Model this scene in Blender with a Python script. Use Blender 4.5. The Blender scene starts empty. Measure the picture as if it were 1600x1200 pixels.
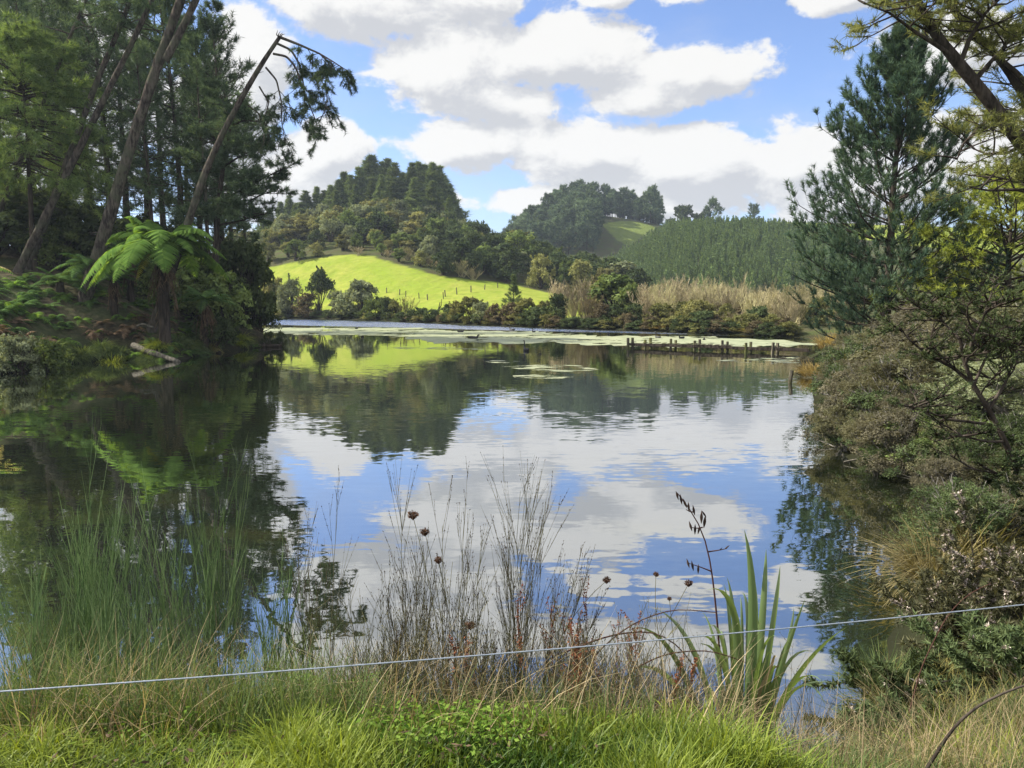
import bpy, math, random
import numpy as np
from math import radians, sin, cos, tan, atan, atan2, pi, sqrt

# ------------------------------------------------------------------ camera, world, sun, exposure
SC = bpy.context.scene
COL = SC.collection
F = 1202.0                      # focal length in photo pixels (1600 wide)
HZ = 470.0                      # photo row of the horizon
CAMZ = 3.4
PITCH = atan((600 - HZ) / F)
cam_d = bpy.data.cameras.new("camera")
cam = bpy.data.objects.new("camera", cam_d)
COL.objects.link(cam)
cam.location = (0, 0, CAMZ)
cam.rotation_euler = (pi / 2 - PITCH, 0, 0)
cam_d.sensor_width = 36.0
cam_d.lens = F / 1600 * 36
cam_d.clip_end = 8000
cam_d.clip_start = 0.05
SC.camera = cam

SUN_AZ = radians(-80)           # measured from +Y (view direction), negative = left
SUN_EL = radians(39)
EXPOSURE = 1.3
SC.view_settings.view_transform = 'Standard'
SC.view_settings.look = 'None'
SC.view_settings.exposure = EXPOSURE
SC.view_settings.gamma = 1.0

sun_d = bpy.data.lights.new("sun", 'SUN')
sun_d.energy = 4.8
sun_d.angle = radians(0.5)
sun_d.color = (1.0, 0.94, 0.84)
sun = bpy.data.objects.new("sun", sun_d)
COL.objects.link(sun)
sdir = np.array([sin(SUN_AZ) * cos(SUN_EL), cos(SUN_AZ) * cos(SUN_EL), sin(SUN_EL)])
from mathutils import Vector
sun.rotation_euler = Vector(sdir).to_track_quat('Z', 'Y').to_euler()
sun.location = (-60, 30, 120)

SC.cycles.use_denoising = True
try:
    SC.cycles.denoiser = 'OPENIMAGEDENOISE'
except Exception:
    pass
SC.cycles.max_bounces = 8
SC.cycles.diffuse_bounces = 4
SC.cycles.glossy_bounces = 3
SC.cycles.transmission_bounces = 4
SC.cycles.transparent_max_bounces = 4
SC.cycles.volume_bounces = 0
SC.cycles.caustics_reflective = False
SC.cycles.caustics_refractive = False
SC.cycles.sample_clamp_indirect = 4.0


class NT:
    """small helper round a node tree"""
    def __init__(s, nt):
        s.nt = nt
    def n(s, t, **kw):
        nd = s.nt.nodes.new(t)
        for k, v in kw.items():
            setattr(nd, k, v)
        return nd
    def put(s, sock, v):
        if v is None:
            return
        if isinstance(v, (int, float)):
            sock.default_value = v
        elif isinstance(v, (tuple, list)):
            sock.default_value = v if len(v) == len(sock.default_value) else tuple(v) + (1.0,)
        else:
            s.nt.links.new(v, sock)
    def m(s, op, a, b=None, c=None, clamp=False):
        nd = s.n('ShaderNodeMath', operation=op, use_clamp=clamp)
        for i, v in enumerate((a, b, c)):
            s.put(nd.inputs[i], v)
        return nd.outputs[0]
    def v(s, op, a, b=None):
        nd = s.n('ShaderNodeVectorMath', operation=op)
        s.put(nd.inputs[0], a)
        s.put(nd.inputs[1], b)
        return nd.outputs['Value'] if op in ('LENGTH', 'DOT_PRODUCT', 'DISTANCE') else nd.outputs[0]
    def mix(s, f, a, b, mode='MIX'):
        nd = s.n('ShaderNodeMix', data_type='RGBA', blend_type=mode, clamp_factor=True)
        s.put(nd.inputs[0], f)
        s.put(nd.inputs[6], a)
        s.put(nd.inputs[7], b)
        return nd.outputs[2]
    def ss(s, x, a, b, lo=0.0, hi=1.0):
        nd = s.n('ShaderNodeMapRange', interpolation_type='SMOOTHSTEP')
        s.put(nd.inputs[0], x)
        nd.inputs[1].default_value = a
        nd.inputs[2].default_value = b
        nd.inputs[3].default_value = lo
        nd.inputs[4].default_value = hi
        return nd.outputs[0]
    def noise(s, vec, scale, detail=3.0, rough=0.5, dist=0.0, out=0):
        nd = s.n('ShaderNodeTexNoise')
        s.put(nd.inputs['Vector'], vec)
        nd.inputs['Scale'].default_value = scale
        nd.inputs['Detail'].default_value = detail
        nd.inputs['Roughness'].default_value = rough
        nd.inputs['Distortion'].default_value = dist
        return nd.outputs[out]
    def comb(s, x, y, z=0.0):
        nd = s.n('ShaderNodeCombineXYZ')
        for i, v in enumerate((x, y, z)):
            s.put(nd.inputs[i], v)
        return nd.outputs[0]
    def sep(s, v):
        nd = s.n('ShaderNodeSeparateXYZ')
        s.put(nd.inputs[0], v)
        return nd.outputs


def make_world():
    w = bpy.data.worlds.new("World")
    SC.world = w
    w.use_nodes = True
    w.node_tree.nodes.clear()
    t = NT(w.node_tree)
    sky = t.n('ShaderNodeTexSky', sky_type='NISHITA')
    sky.sun_disc = False
    sky.sun_elevation = SUN_EL
    sky.sun_rotation = SUN_AZ
    sky.altitude = 50
    sky.air_density = 1.0
    sky.dust_density = 0.35
    sky.ozone_density = 2.0
    d = t.v('NORMALIZE', t.n('ShaderNodeTexCoord').outputs['Generated'])
    x, y, z = t.sep(d)
    az = t.m('ARCTAN2', x, y)
    el = t.m('ARCSINE', z)
    # cumulus banks: azimuth / elevation of each bank's middle and its half extents (from photo pixels to angles)
    blobs = [(690, 125, 150, 62), (860, 112, 175, 60), (1060, 128, 140, 52), (760, 165, 170, 40), (1000, 160, 120, 34),
             (560, 25, 150, 70), (730, 12, 110, 46), (640, -40, 210, 50),
             (405, 100, 80, 75), (350, 190, 120, 90), (500, 245, 85, 48), (430, 290, 130, 60),
             (740, 238, 120, 52), (900, 245, 170, 58), (1090, 270, 200, 66), (1240, 260, 110, 60), (1330, 300, 130, 80),
             (860, 315, 130, 26), (1020, 318, 190, 34), (620, 320, 110, 50),
             (945, 8, 50, 24), (1105, 2, 110, 26), (1295, 8, 85, 30),
             (1000, -75, 260, 38), (560, -110, 240, 60), (1450, 100, 110, 50), (1500, 250, 120, 70), (150, 150, 170, 130)]

    def field(a, e):
        acc = None
        for (px, py, rx, ry) in blobs:
            a0 = atan((px - 800) / F)
            e0 = atan((HZ - py) / F * cos(a0))
            ra, re = rx / F * 0.98, ry / F * 0.98
            da = t.m('MULTIPLY', t.m('SUBTRACT', a, a0), 1 / ra)
            de = t.m('MULTIPLY', t.m('SUBTRACT', e, e0), 1 / re)
            q = t.m('SQRT', t.m('MULTIPLY_ADD', da, da, t.m('MULTIPLY', de, de)))
            b = t.m('MULTIPLY', t.m('SUBTRACT', 1.0, q), 1.0)
            acc = b if acc is None else t.m('SMOOTH_MAX', acc, b, 0.22)
        p = t.comb(a, t.m('MULTIPLY', e, 1.55), 0.37)
        n1 = t.noise(p, 9.5, 11.0, 0.63, 0.2)
        out = t.m('MULTIPLY_ADD', t.m('SUBTRACT', n1, 0.5), 2.35, t.m('MAXIMUM', t.m('ADD', acc, 0.05), -1.4))
        return out, n1

    f1, n1 = field(az, el)
    f2, _ = field(t.m('ADD', az, -0.022), t.m('ADD', el, 0.026))
    # clouds away from the pictured part of the sky
    g = t.m('MULTIPLY', t.m('SUBTRACT', t.noise(d, 2.6, 8.0, 0.56, 0.2), 0.46), 7.0)
    away = t.m('MAXIMUM', t.ss(el, 0.56, 0.75), t.ss(t.m('ABSOLUTE', az), 0.70, 0.95))
    dens = t.m('ADD', t.m('MULTIPLY', f1, t.m('SUBTRACT', 1.0, away)), t.m('MULTIPLY', g, away))
    alpha = t.ss(dens, 0.0, 0.26)
    alpha = t.m('MULTIPLY', alpha, t.ss(el, -0.02, 0.03))
    relief = t.m('SUBTRACT', f1, f2)
    core = t.ss(f1, 0.25, 1.3)
    sh = t.m('ADD', 0.82, t.m('MULTIPLY', relief, 0.80))
    sh = t.m('SUBTRACT', sh, t.m('MULTIPLY', core, 0.16))
    sh = t.m('MINIMUM', t.m('MAXIMUM', sh, 0.48), 1.0)
    CB = 0.385
    cloud = t.mix(t.ss(sh, 0.5, 1.0), (0.65 * CB, 0.665 * CB, 0.70 * CB), (1.0 * CB, 0.99 * CB, 0.97 * CB))
    lift = t.m('MULTIPLY_ADD', away, 0.95, 1.0)   # added fill: unseen clouds overhead and behind brightened to lift the shadows
    cloud = t.v('MULTIPLY', cloud, t.comb(lift, lift, lift))
    skyc = t.v('MULTIPLY', sky.outputs[0], (0.066, 0.070, 0.086))
    thin = t.m('MULTIPLY', t.ss(t.noise(t.comb(az, t.m('MULTIPLY', el, 2.5), 3.1), 5.0, 6.0, 0.6), 0.4, 0.75), 0.30)
    skyc = t.mix(thin, skyc, (0.62 * CB, 0.70 * CB, 0.85 * CB))
    out = t.mix(alpha, skyc, cloud)
    bg = t.n('ShaderNodeBackground')
    t.put(bg.inputs[0], out)
    bg.inputs[1].default_value = 1.0
    o = t.n('ShaderNodeOutputWorld')
    w.node_tree.links.new(bg.outputs[0], o.inputs[0])


make_world()

# ------------------------------------------------------------------ helpers
CP, SP = cos(PITCH), sin(PITCH)


def at(px, py, Y):
    """photo pixel at ground distance Y -> world point"""
    dx, dy = px - 800.0, 600.0 - py
    fy = F * CP + dy * SP
    fz = -F * SP + dy * CP
    return np.array([dx / fy * Y, Y, CAMZ + fz / fy * Y])


def on_water(px, py):
    dx, dy = px - 800.0, 600.0 - py
    fy = F * CP + dy * SP
    fz = -F * SP + dy * CP
    t = -CAMZ / fz
    return np.array([dx * t, fy * t, 0.0])


def unit(v):
    return v / np.maximum(np.linalg.norm(v, axis=-1, keepdims=True), 1e-9)


def rand_unit(rng, n):
    return unit(rng.normal(size=(n, 3)))


class MB:
    """collects geometry; build() links it as one mesh object"""
    def __init__(s):
        s.V, s.Q, s.T, s.t, s.n = [], [], [], [], 0
    def add(s, V, Q=None, T=None, tint=0.5):
        V = np.asarray(V, float).reshape(-1, 3)
        if Q is not None and len(Q):
            s.Q.append(np.asarray(Q, np.int64).reshape(-1, 4) + s.n)
        if T is not None and len(T):
            s.T.append(np.asarray(T, np.int64).reshape(-1, 3) + s.n)
        s.t.append(np.broadcast_to(np.asarray(tint, float), (len(V),)).copy() if np.ndim(tint) == 0 else np.asarray(tint, float).reshape(-1))
        s.V.append(V)
        s.n += len(V)
        return s
    def mesh(s, name, mat=None, smooth=False):
        me = bpy.data.meshes.new(name)
        V = np.concatenate(s.V).astype(np.float32)
        Q = np.concatenate(s.Q) if s.Q else np.zeros((0, 4), np.int64)
        T = np.concatenate(s.T) if s.T else np.zeros((0, 3), np.int64)
        me.vertices.add(len(V))
        me.vertices.foreach_set('co', V.ravel())
        L = np.concatenate([Q.ravel(), T.ravel()]).astype(np.int32)
        me.loops.add(len(L))
        me.loops.foreach_set('vertex_index', L)
        me.polygons.add(len(Q) + len(T))
        ls = np.concatenate([np.arange(len(Q)) * 4, len(Q) * 4 + np.arange(len(T)) * 3]).astype(np.int32)
        me.polygons.foreach_set('loop_start', ls)
        me.polygons.foreach_set('use_smooth', np.full(len(Q) + len(T), smooth, bool))
        a = me.attributes.new('tint', 'FLOAT', 'POINT')
        a.data.foreach_set('value', np.concatenate(s.t).astype(np.float32))
        if mat is not None:
            me.materials.append(mat)
        me.update(calc_edges=True)
        return me
    def build(s, name, mat=None, parent=None, smooth=False):
        o = bpy.data.objects.new(name, s.mesh(name, mat, smooth))
        COL.objects.link(o)
        if parent is not None:
            o.parent = parent
        return o
    # --- generators
    def tubes(s, P, R, sides=3, tint=0.5, cap=False):
        P = np.asarray(P, float)
        R = np.asarray(R, float)
        if P.ndim == 2:
            P, R = P[None], R[None]
        N, K = P.shape[:2]
        T = unit(np.gradient(P, axis=1))
        mt = unit(P[:, -1] - P[:, 0] + 1e-6)
        ref = np.where(np.abs(mt[:, 2:3]) > 0.8, np.array([[1.0, 0.2, 0]]), np.array([[0.1, 0.2, 1.0]]))
        b0 = unit(np.cross(mt, ref))
        U = unit(b0[:, None] - (b0[:, None] * T).sum(-1, keepdims=True) * T)
        W = np.cross(T, U)
        an = np.arange(sides) / sides * 2 * pi
        V = P[:, :, None] + R[:, :, None, None] * (np.cos(an)[None, None, :, None] * U[:, :, None] + np.sin(an)[None, None, :, None] * W[:, :, None])
        i = np.arange(N)[:, None, None] * (K * sides) + np.arange(K - 1)[None, :, None] * sides + np.arange(sides)[None, None, :]
        j = np.arange(N)[:, None, None] * (K * sides) + np.arange(K - 1)[None, :, None] * sides + ((np.arange(sides) + 1) % sides)[None, None, :]
        Q = np.stack([i, j, j + sides, i + sides], -1).reshape(-1, 4)
        tt = tint if np.ndim(tint) == 0 else np.repeat(np.asarray(tint), K * sides)
        Tc = None
        if cap:
            V2 = V.reshape(-1, 3)
            tops = P[:, -1]
            nv = len(V2)
            base = np.arange(N)[:, None] * (K * sides) + (K - 1) * sides
            a = base + np.arange(sides)[None]
            b = base + ((np.arange(sides) + 1) % sides)[None]
            c = np.broadcast_to(nv + np.arange(N)[:, None], a.shape)
            Tc = np.stack([a, b, c], -1).reshape(-1, 3)
            V = np.concatenate([V2, tops])
            if np.ndim(tt):
                tt = np.concatenate([tt, np.asarray(tint)])
        return s.add(V, Q, Tc, tt)
    def ribbons(s, P, W, side, tint=0.5, fold=0.0):
        P = np.asarray(P, float)
        N, K = P.shape[:2]
        side = np.broadcast_to(side[:, None] if side.ndim == 2 else side, P.shape)
        W = np.broadcast_to(W, (N, K))
        if fold:
            T = unit(np.gradient(P, axis=1))
            nrm = unit(np.cross(T, side))
            V = np.stack([P - side * W[..., None] + nrm * W[..., None] * fold, P, P + side * W[..., None] + nrm * W[..., None] * fold], 2)
            k = np.arange(N)[:, None] * (K * 3) + np.arange(K - 1)[None] * 3
            Q = np.concatenate([np.stack([k, k + 1, k + 4, k + 3], -1).reshape(-1, 4), np.stack([k + 1, k + 2, k + 5, k + 4], -1).reshape(-1, 4)])
            m = 3
        else:
            V = np.stack([P - side * W[..., None], P + side * W[..., None]], 2)
            k = np.arange(N)[:, None] * (K * 2) + np.arange(K - 1)[None] * 2
            Q = np.stack([k, k + 1, k + 3, k + 2], -1).reshape(-1, 4)
            m = 2
        if np.ndim(tint) == 2:
            tt = np.repeat(np.asarray(tint).reshape(-1), m)
        else:
            tt = tint if np.ndim(tint) == 0 else np.repeat(np.asarray(tint), K * m)
        return s.add(V, Q, None, tt)
    def leaves(s, C, nrm, axis, l, w, tint=0.5):
        C = np.asarray(C, float)
        n = len(C)
        a = unit(axis - (axis * nrm).sum(-1, keepdims=True) * nrm)
        b = np.cross(nrm, a)
        l = np.broadcast_to(l, (n,))[:, None]
        w = np.broadcast_to(w, (n,))[:, None]
        V = np.stack([C - a * l, C + b * w - a * l * 0.1, C + a * l, C - b * w - a * l * 0.1], 1)
        Q = np.arange(n * 4).reshape(n, 4)
        return s.add(V, Q, None, tint if np.ndim(tint) == 0 else np.repeat(tint, 4))
    def needles(s, C, D, rng, nn, nl, nw, fwd=0.7, tint=None):
        """bunches of thin needles; C,D (M,3)"""
        M = len(C)
        c = np.repeat(C, nn, 0)
        d = np.repeat(D, nn, 0)
        dirs = unit(d * fwd + rand_unit(rng, M * nn))
        ln = nl * rng.uniform(0.6, 1.15, (M * nn, 1))
        sd = unit(np.cross(dirs, rand_unit(rng, M * nn))) * nw * 0.5
        c = c + d * rng.uniform(-0.4, 0.4, (M * nn, 1)) * nl
        V = np.stack([c - sd, c + sd, c + dirs * ln], 1)
        T = np.arange(M * nn * 3).reshape(-1, 3)
        tt = rng.uniform(0, 1, M) if tint is None else tint
        tt = np.clip(np.repeat(tt, nn) + rng.uniform(-.2, .2, M * nn), 0, 1)
        return s.add(V, None, T, np.repeat(tt, 3))
    def box(s, c, h, rz=0.0, tint=0.5, tilt=0.0, bev=0.0):
        """box with chamfered long edges, centre c, half sizes h"""
        hx, hy, hz = h
        b = bev if bev else 0.12 * min(h)
        pr = [(-hx, -hy + b), (-hx + b, -hy), (hx - b, -hy), (hx, -hy + b), (hx, hy - b), (hx - b, hy), (-hx + b, hy), (-hx, hy - b)]
        V = [(x, y, -hz) for x, y in pr] + [(x, y, hz - b) for x, y in pr] + [(x * .93, y * .93, hz) for x, y in pr]
        V = np.array(V)
        q = []
        for r in range(2):
            for i in range(8):
                j = (i + 1) % 8
                q.append((r * 8 + i, r * 8 + j, r * 8 + 8 + j, r * 8 + 8 + i))
        q += [(16, 17, 18, 19), (19, 20, 23, 16), (20, 21, 22, 23)]
        ct, st = cos(tilt), sin(tilt)
        V = np.stack([V[:, 0] * ct + V[:, 2] * st, V[:, 1], -V[:, 0] * st + V[:, 2] * ct], 1)
        cz, sz = cos(rz), sin(rz)
        V = np.stack([V[:, 0] * cz - V[:, 1] * sz, V[:, 0] * sz + V[:, 1] * cz, V[:, 2]], 1) + np.asarray(c, float)
        return s.add(V, q, None, tint)


def tag(o, label=None, cat=None, group=None, kind=None):
    if label: o['label'] = label
    if cat: o['category'] = cat
    if group: o['group'] = group
    if kind: o['kind'] = kind
    return o


def empty(name, loc=(0, 0, 0), rz=0.0, label=None, cat=None, group=None):
    o = bpy.data.objects.new(name, None)
    COL.objects.link(o)
    o.location = loc
    o.rotation_euler = (0, 0, rz)
    o.empty_display_size = 0.2
    return tag(o, label, cat, group)


def place(proto, name, loc, s=1.0, rz=0.0, label=None, cat=None, group=None, mats=None, tilt=(0, 0)):
    """one instance of a prototype: proto = list of (part name, mesh, material); a single part becomes the thing itself"""
    s3 = (s, s, s) if np.ndim(s) == 0 else s
    if len(proto) == 1:
        root = bpy.data.objects.new(name, proto[0][1])
        COL.objects.link(root)
        kids = [root]
    else:
        root = empty(name)
        kids = []
        for (pn, me, mt) in proto:
            k = bpy.data.objects.new(pn, me)
            COL.objects.link(k)
            k.parent = root
            kids.append(k)
    root.location = tuple(float(v) for v in loc)
    root.rotation_euler = (tilt[0], tilt[1], rz)
    root.scale = s3
    for i, k in enumerate(kids):
        mt = (mats or {}).get(proto[i][0])
        if mt is not None:
            k.material_slots[0].link = 'OBJECT'
            k.material_slots[0].material = mt
    return tag(root, label, cat, group)


# ------------------------------------------------------------------ materials
def new_mat(name):
    m = bpy.data.materials.new(name)
    m.use_nodes = True
    m.node_tree.nodes.clear()
    t = NT(m.node_tree)
    o = t.n('ShaderNodeOutputMaterial')
    return m, t, o


def leaf_mat(name, c1, c2, transl=0.3, objvar=0.25, gloss=0.0, warm=None):
    """leaf colour runs from c1 to c2 leaf by leaf, with a small shift plant by plant"""
    m, t, o = new_mat(name)
    at_ = t.n('ShaderNodeAttribute', attribute_name='tint')
    info = t.n('ShaderNodeObjectInfo')
    c = t.mix(at_.outputs['Fac'], c1, c2)
    if warm is not None:
        c = t.mix(t.m('MULTIPLY', info.outputs['Random'], warm[1]), c, warm[0])
    v = t.m('MULTIPLY_ADD', t.m('SUBTRACT', t.m('FRACT', t.m('MULTIPLY', info.outputs['Random'], 7.31)), 0.5), 2 * objvar, 1.0)
    c = t.v('MULTIPLY', c, t.comb(v, v, v))
    df = t.n('ShaderNodeBsdfDiffuse')
    t.put(df.inputs[0], c)
    sh = df.outputs[0]
    if transl > 0:
        tr = t.n('ShaderNodeBsdfTranslucent')
        t.put(tr.inputs[0], t.v('MULTIPLY', c, (1.35, 1.25, 0.6)))
        mx = t.n('ShaderNodeMixShader')
        mx.inputs[0].default_value = transl
        m.node_tree.links.new(sh, mx.inputs[1])
        m.node_tree.links.new(tr.outputs[0], mx.inputs[2])
        sh = mx.outputs[0]
    if gloss > 0:
        gl = t.n('ShaderNodeBsdfGlossy')
        gl.inputs['Roughness'].default_value = 0.5
        gl.inputs[0].default_value = (1, 1, 1, 1)
        mx = t.n('ShaderNodeMixShader')
        mx.inputs[0].default_value = gloss
        m.node_tree.links.new(sh, mx.inputs[1])
        m.node_tree.links.new(gl.outputs[0], mx.inputs[2])
        sh = mx.outputs[0]
    m.node_tree.links.new(sh, o.inputs[0])
    return m


def bark_mat(name, c1, c2, scale=6.0, stretch=0.25, moss=None):
    m, t, o = new_mat(name)
    p = t.n('ShaderNodeTexCoord').outputs['Object']
    x, y, z = t.sep(p)
    pv = t.comb(x, y, t.m('MULTIPLY', z, stretch))
    n = t.noise(pv, scale, 6.0, 0.65)
    c = t.mix(t.ss(n, 0.35, 0.68), c1, c2)
    if moss is not None:
        c = t.mix(t.m('MULTIPLY', t.ss(t.noise(p, 0.8, 4.0, 0.6), 0.45, 0.65), 0.75), c, moss)
    b = t.n('ShaderNodeBump')
    b.inputs['Strength'].default_value = 0.7
    b.inputs['Distance'].default_value = 0.04
    t.put(b.inputs['Height'], n)
    df = t.n('ShaderNodeBsdfDiffuse')
    t.put(df.inputs[0], c)
    t.put(df.inputs['Normal'], b.outputs[0])
    m.node_tree.links.new(df.outputs[0], o.inputs[0])
    return m


M = {}
M['bark'] = bark_mat('pine_bark', (0.022, 0.018, 0.016), (0.115, 0.098, 0.082), 6.5, 0.22, (0.075, 0.080, 0.052))
M['bark_dark'] = bark_mat('dark_bark', (0.022, 0.018, 0.015), (0.075, 0.062, 0.05), 6.0, 0.2)
M['bark_grey'] = bark_mat('grey_bark', (0.09, 0.085, 0.075), (0.26, 0.24, 0.21), 9.0, 0.25)
M['wood'] = bark_mat('weathered_wood', (0.05, 0.045, 0.035), (0.17, 0.15, 0.11), 12.0, 0.2, (0.12, 0.13, 0.04))
M['log'] = bark_mat('driftwood', (0.06, 0.056, 0.048), (0.17, 0.155, 0.125), 8.0, 0.5)
M['needle_forest'] = leaf_mat('forest_pine_needles', (0.038, 0.064, 0.042), (0.125, 0.178, 0.102), 0.26, 0.25)
M['needle_young'] = leaf_mat('young_pine_needles', (0.028, 0.056, 0.040), (0.100, 0.150, 0.092), 0.2, 0.1)
M['needle_olive'] = leaf_mat('olive_pine_needles', (0.10, 0.120, 0.042), (0.27, 0.285, 0.110), 0.38, 0.1)
M['needle_yellow'] = leaf_mat('yellow_green_needles', (0.15, 0.195, 0.035), (0.36, 0.40, 0.09), 0.4, 0.1)
M['needle_bright'] = leaf_mat('bright_soft_needles', (0.070, 0.12, 0.045), (0.19, 0.26, 0.095), 0.36, 0.1)
M['needle_knoll'] = leaf_mat('knoll_pine_needles', (0.058, 0.090, 0.040), (0.165, 0.21, 0.085), 0.22, 0.3)
M['needle_far'] = leaf_mat('far_pine_needles', (0.048, 0.078, 0.050), (0.125, 0.168, 0.090), 0.2, 0.3)
M['needle_plant'] = leaf_mat('plantation_needles', (0.065, 0.108, 0.048), (0.175, 0.235, 0.090), 0.25, 0.42)
M['bush_olive'] = leaf_mat('olive_bush_leaves', (0.10, 0.112, 0.038), (0.27, 0.275, 0.105), 0.28, 0.3, 0.0, ((0.16, 0.13, 0.06), 0.4))
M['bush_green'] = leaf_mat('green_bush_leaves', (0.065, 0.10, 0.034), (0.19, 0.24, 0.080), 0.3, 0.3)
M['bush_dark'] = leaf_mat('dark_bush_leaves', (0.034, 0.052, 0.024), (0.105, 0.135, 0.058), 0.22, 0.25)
M['bush_grey'] = leaf_mat('grey_green_bush_leaves', (0.11, 0.135, 0.072), (0.26, 0.285, 0.165), 0.28, 0.25)
M['bush_brown'] = leaf_mat('brown_bush_leaves', (0.070, 0.058, 0.034), (0.20, 0.165, 0.100), 0.25, 0.25)
M['bank_olive'] = leaf_mat('bank_olive_leaves', (0.070, 0.076, 0.040), (0.205, 0.205, 0.118), 0.28, 0.25, 0.0, ((0.13, 0.10, 0.06), 0.4))
M['bank_brown'] = leaf_mat('bank_brown_leaves', (0.062, 0.060, 0.040), (0.195, 0.178, 0.118), 0.25, 0.25)
M['heath'] = leaf_mat('dull_heath_leaves', (0.050, 0.050, 0.028), (0.150, 0.150, 0.085), 0.25, 0.15)
M['bush_lime'] = leaf_mat('lime_bush_leaves', (0.10, 0.17, 0.02), (0.22, 0.30, 0.05), 0.35, 0.2)
M['twig_pale'] = leaf_mat('bare_willow_twigs', (0.19, 0.155, 0.10), (0.47, 0.40, 0.27), 0.15, 0.38, 0.0, ((0.34, 0.33, 0.15), 0.65))
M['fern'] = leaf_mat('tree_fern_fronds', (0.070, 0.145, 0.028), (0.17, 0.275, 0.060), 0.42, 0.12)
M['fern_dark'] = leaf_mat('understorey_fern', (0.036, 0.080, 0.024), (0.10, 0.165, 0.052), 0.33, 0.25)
M['fern_yellow'] = leaf_mat('yellowing_fern_frond', (0.22, 0.22, 0.02), (0.38, 0.36, 0.05), 0.4, 0.1)
M['fern_brown'] = leaf_mat('dead_fern_fronds', (0.060, 0.042, 0.028), (0.19, 0.135, 0.09), 0.2, 0.2)
M['fern_pale'] = leaf_mat('pale_fern_frond', (0.30, 0.27, 0.12), (0.50, 0.46, 0.26), 0.4, 0.1)
M['sedge'] = leaf_mat('sedge_leaves', (0.034, 0.064, 0.022), (0.150, 0.195, 0.075), 0.3, 0.2)
M['sedge_gold'] = leaf_mat('golden_sedge', (0.11, 0.105, 0.030), (0.29, 0.255, 0.095), 0.35, 0.15)
M['sedge_brown'] = leaf_mat('brown_sedge', (0.11, 0.095, 0.045), (0.28, 0.235, 0.115), 0.3, 0.15)
M['sedge_yellow'] = leaf_mat('yellow_green_sedge', (0.09, 0.14, 0.018), (0.28, 0.32, 0.06), 0.38, 0.1)
M['orange'] = leaf_mat('orange_rushes', (0.20, 0.145, 0.05), (0.40, 0.31, 0.13), 0.3, 0.15)
M['straw'] = leaf_mat('dead_straw', (0.12, 0.085, 0.05), (0.42, 0.34, 0.20), 0.25, 0.1)
M['grass'] = leaf_mat('bank_grass', (0.024, 0.064, 0.008), (0.215, 0.265, 0.034), 0.36, 0.0, 0.012)
M['broom_green'] = leaf_mat('green_broom_stems', (0.065, 0.12, 0.045), (0.25, 0.33, 0.145), 0.15, 0.2)
M['broom_dry'] = leaf_mat('dry_broom_stems', (0.055, 0.054, 0.030), (0.21, 0.195, 0.105), 0.1, 0.15)
M['pod'] = leaf_mat('dark_seed_pods', (0.020, 0.014, 0.012), (0.065, 0.045, 0.035), 0.05, 0.1)
M['seed_head'] = leaf_mat('brown_seed_heads', (0.040, 0.022, 0.015), (0.125, 0.075, 0.050), 0.1, 0.1)
M['dock'] = leaf_mat('red_brown_dock', (0.075, 0.022, 0.015), (0.26, 0.11, 0.055), 0.15, 0.2)
M['flax'] = leaf_mat('flax_leaves', (0.065, 0.120, 0.036), (0.165, 0.235, 0.075), 0.3, 0.1, 0.07)
M['bramble'] = leaf_mat('bramble_cane', (0.045, 0.022, 0.020), (0.10, 0.055, 0.04), 0.0, 0.1)
M['clover'] = leaf_mat('ground_cover_leaves', (0.06, 0.13, 0.018), (0.20, 0.29, 0.055), 0.35, 0.1)
M['flower_grey'] = leaf_mat('faded_grey_flowers', (0.32, 0.26, 0.24), (0.66, 0.58, 0.52), 0.2, 0.1)
M['bird'] = leaf_mat('dark_plumage', (0.012, 0.012, 0.013), (0.035, 0.033, 0.032), 0.0, 0.1, 0.03)


def metal_mat():
    m, t, o = new_mat('galvanised_wire')
    b = t.n('ShaderNodeBsdfPrincipled')
    b.inputs['Base Color'].default_value = (0.55, 0.58, 0.62, 1)
    b.inputs['Metallic'].default_value = 0.6
    b.inputs['Roughness'].default_value = 0.45
    n = t.noise(t.n('ShaderNodeTexCoord').outputs['Object'], 40.0, 3.0)
    t.put(b.inputs['Base Color'], t.mix(n, (0.22, 0.25, 0.29), (0.40, 0.44, 0.49)))
    m.node_tree.links.new(b.outputs[0], o.inputs[0])
    return m


M['wire'] = metal_mat()


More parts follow.
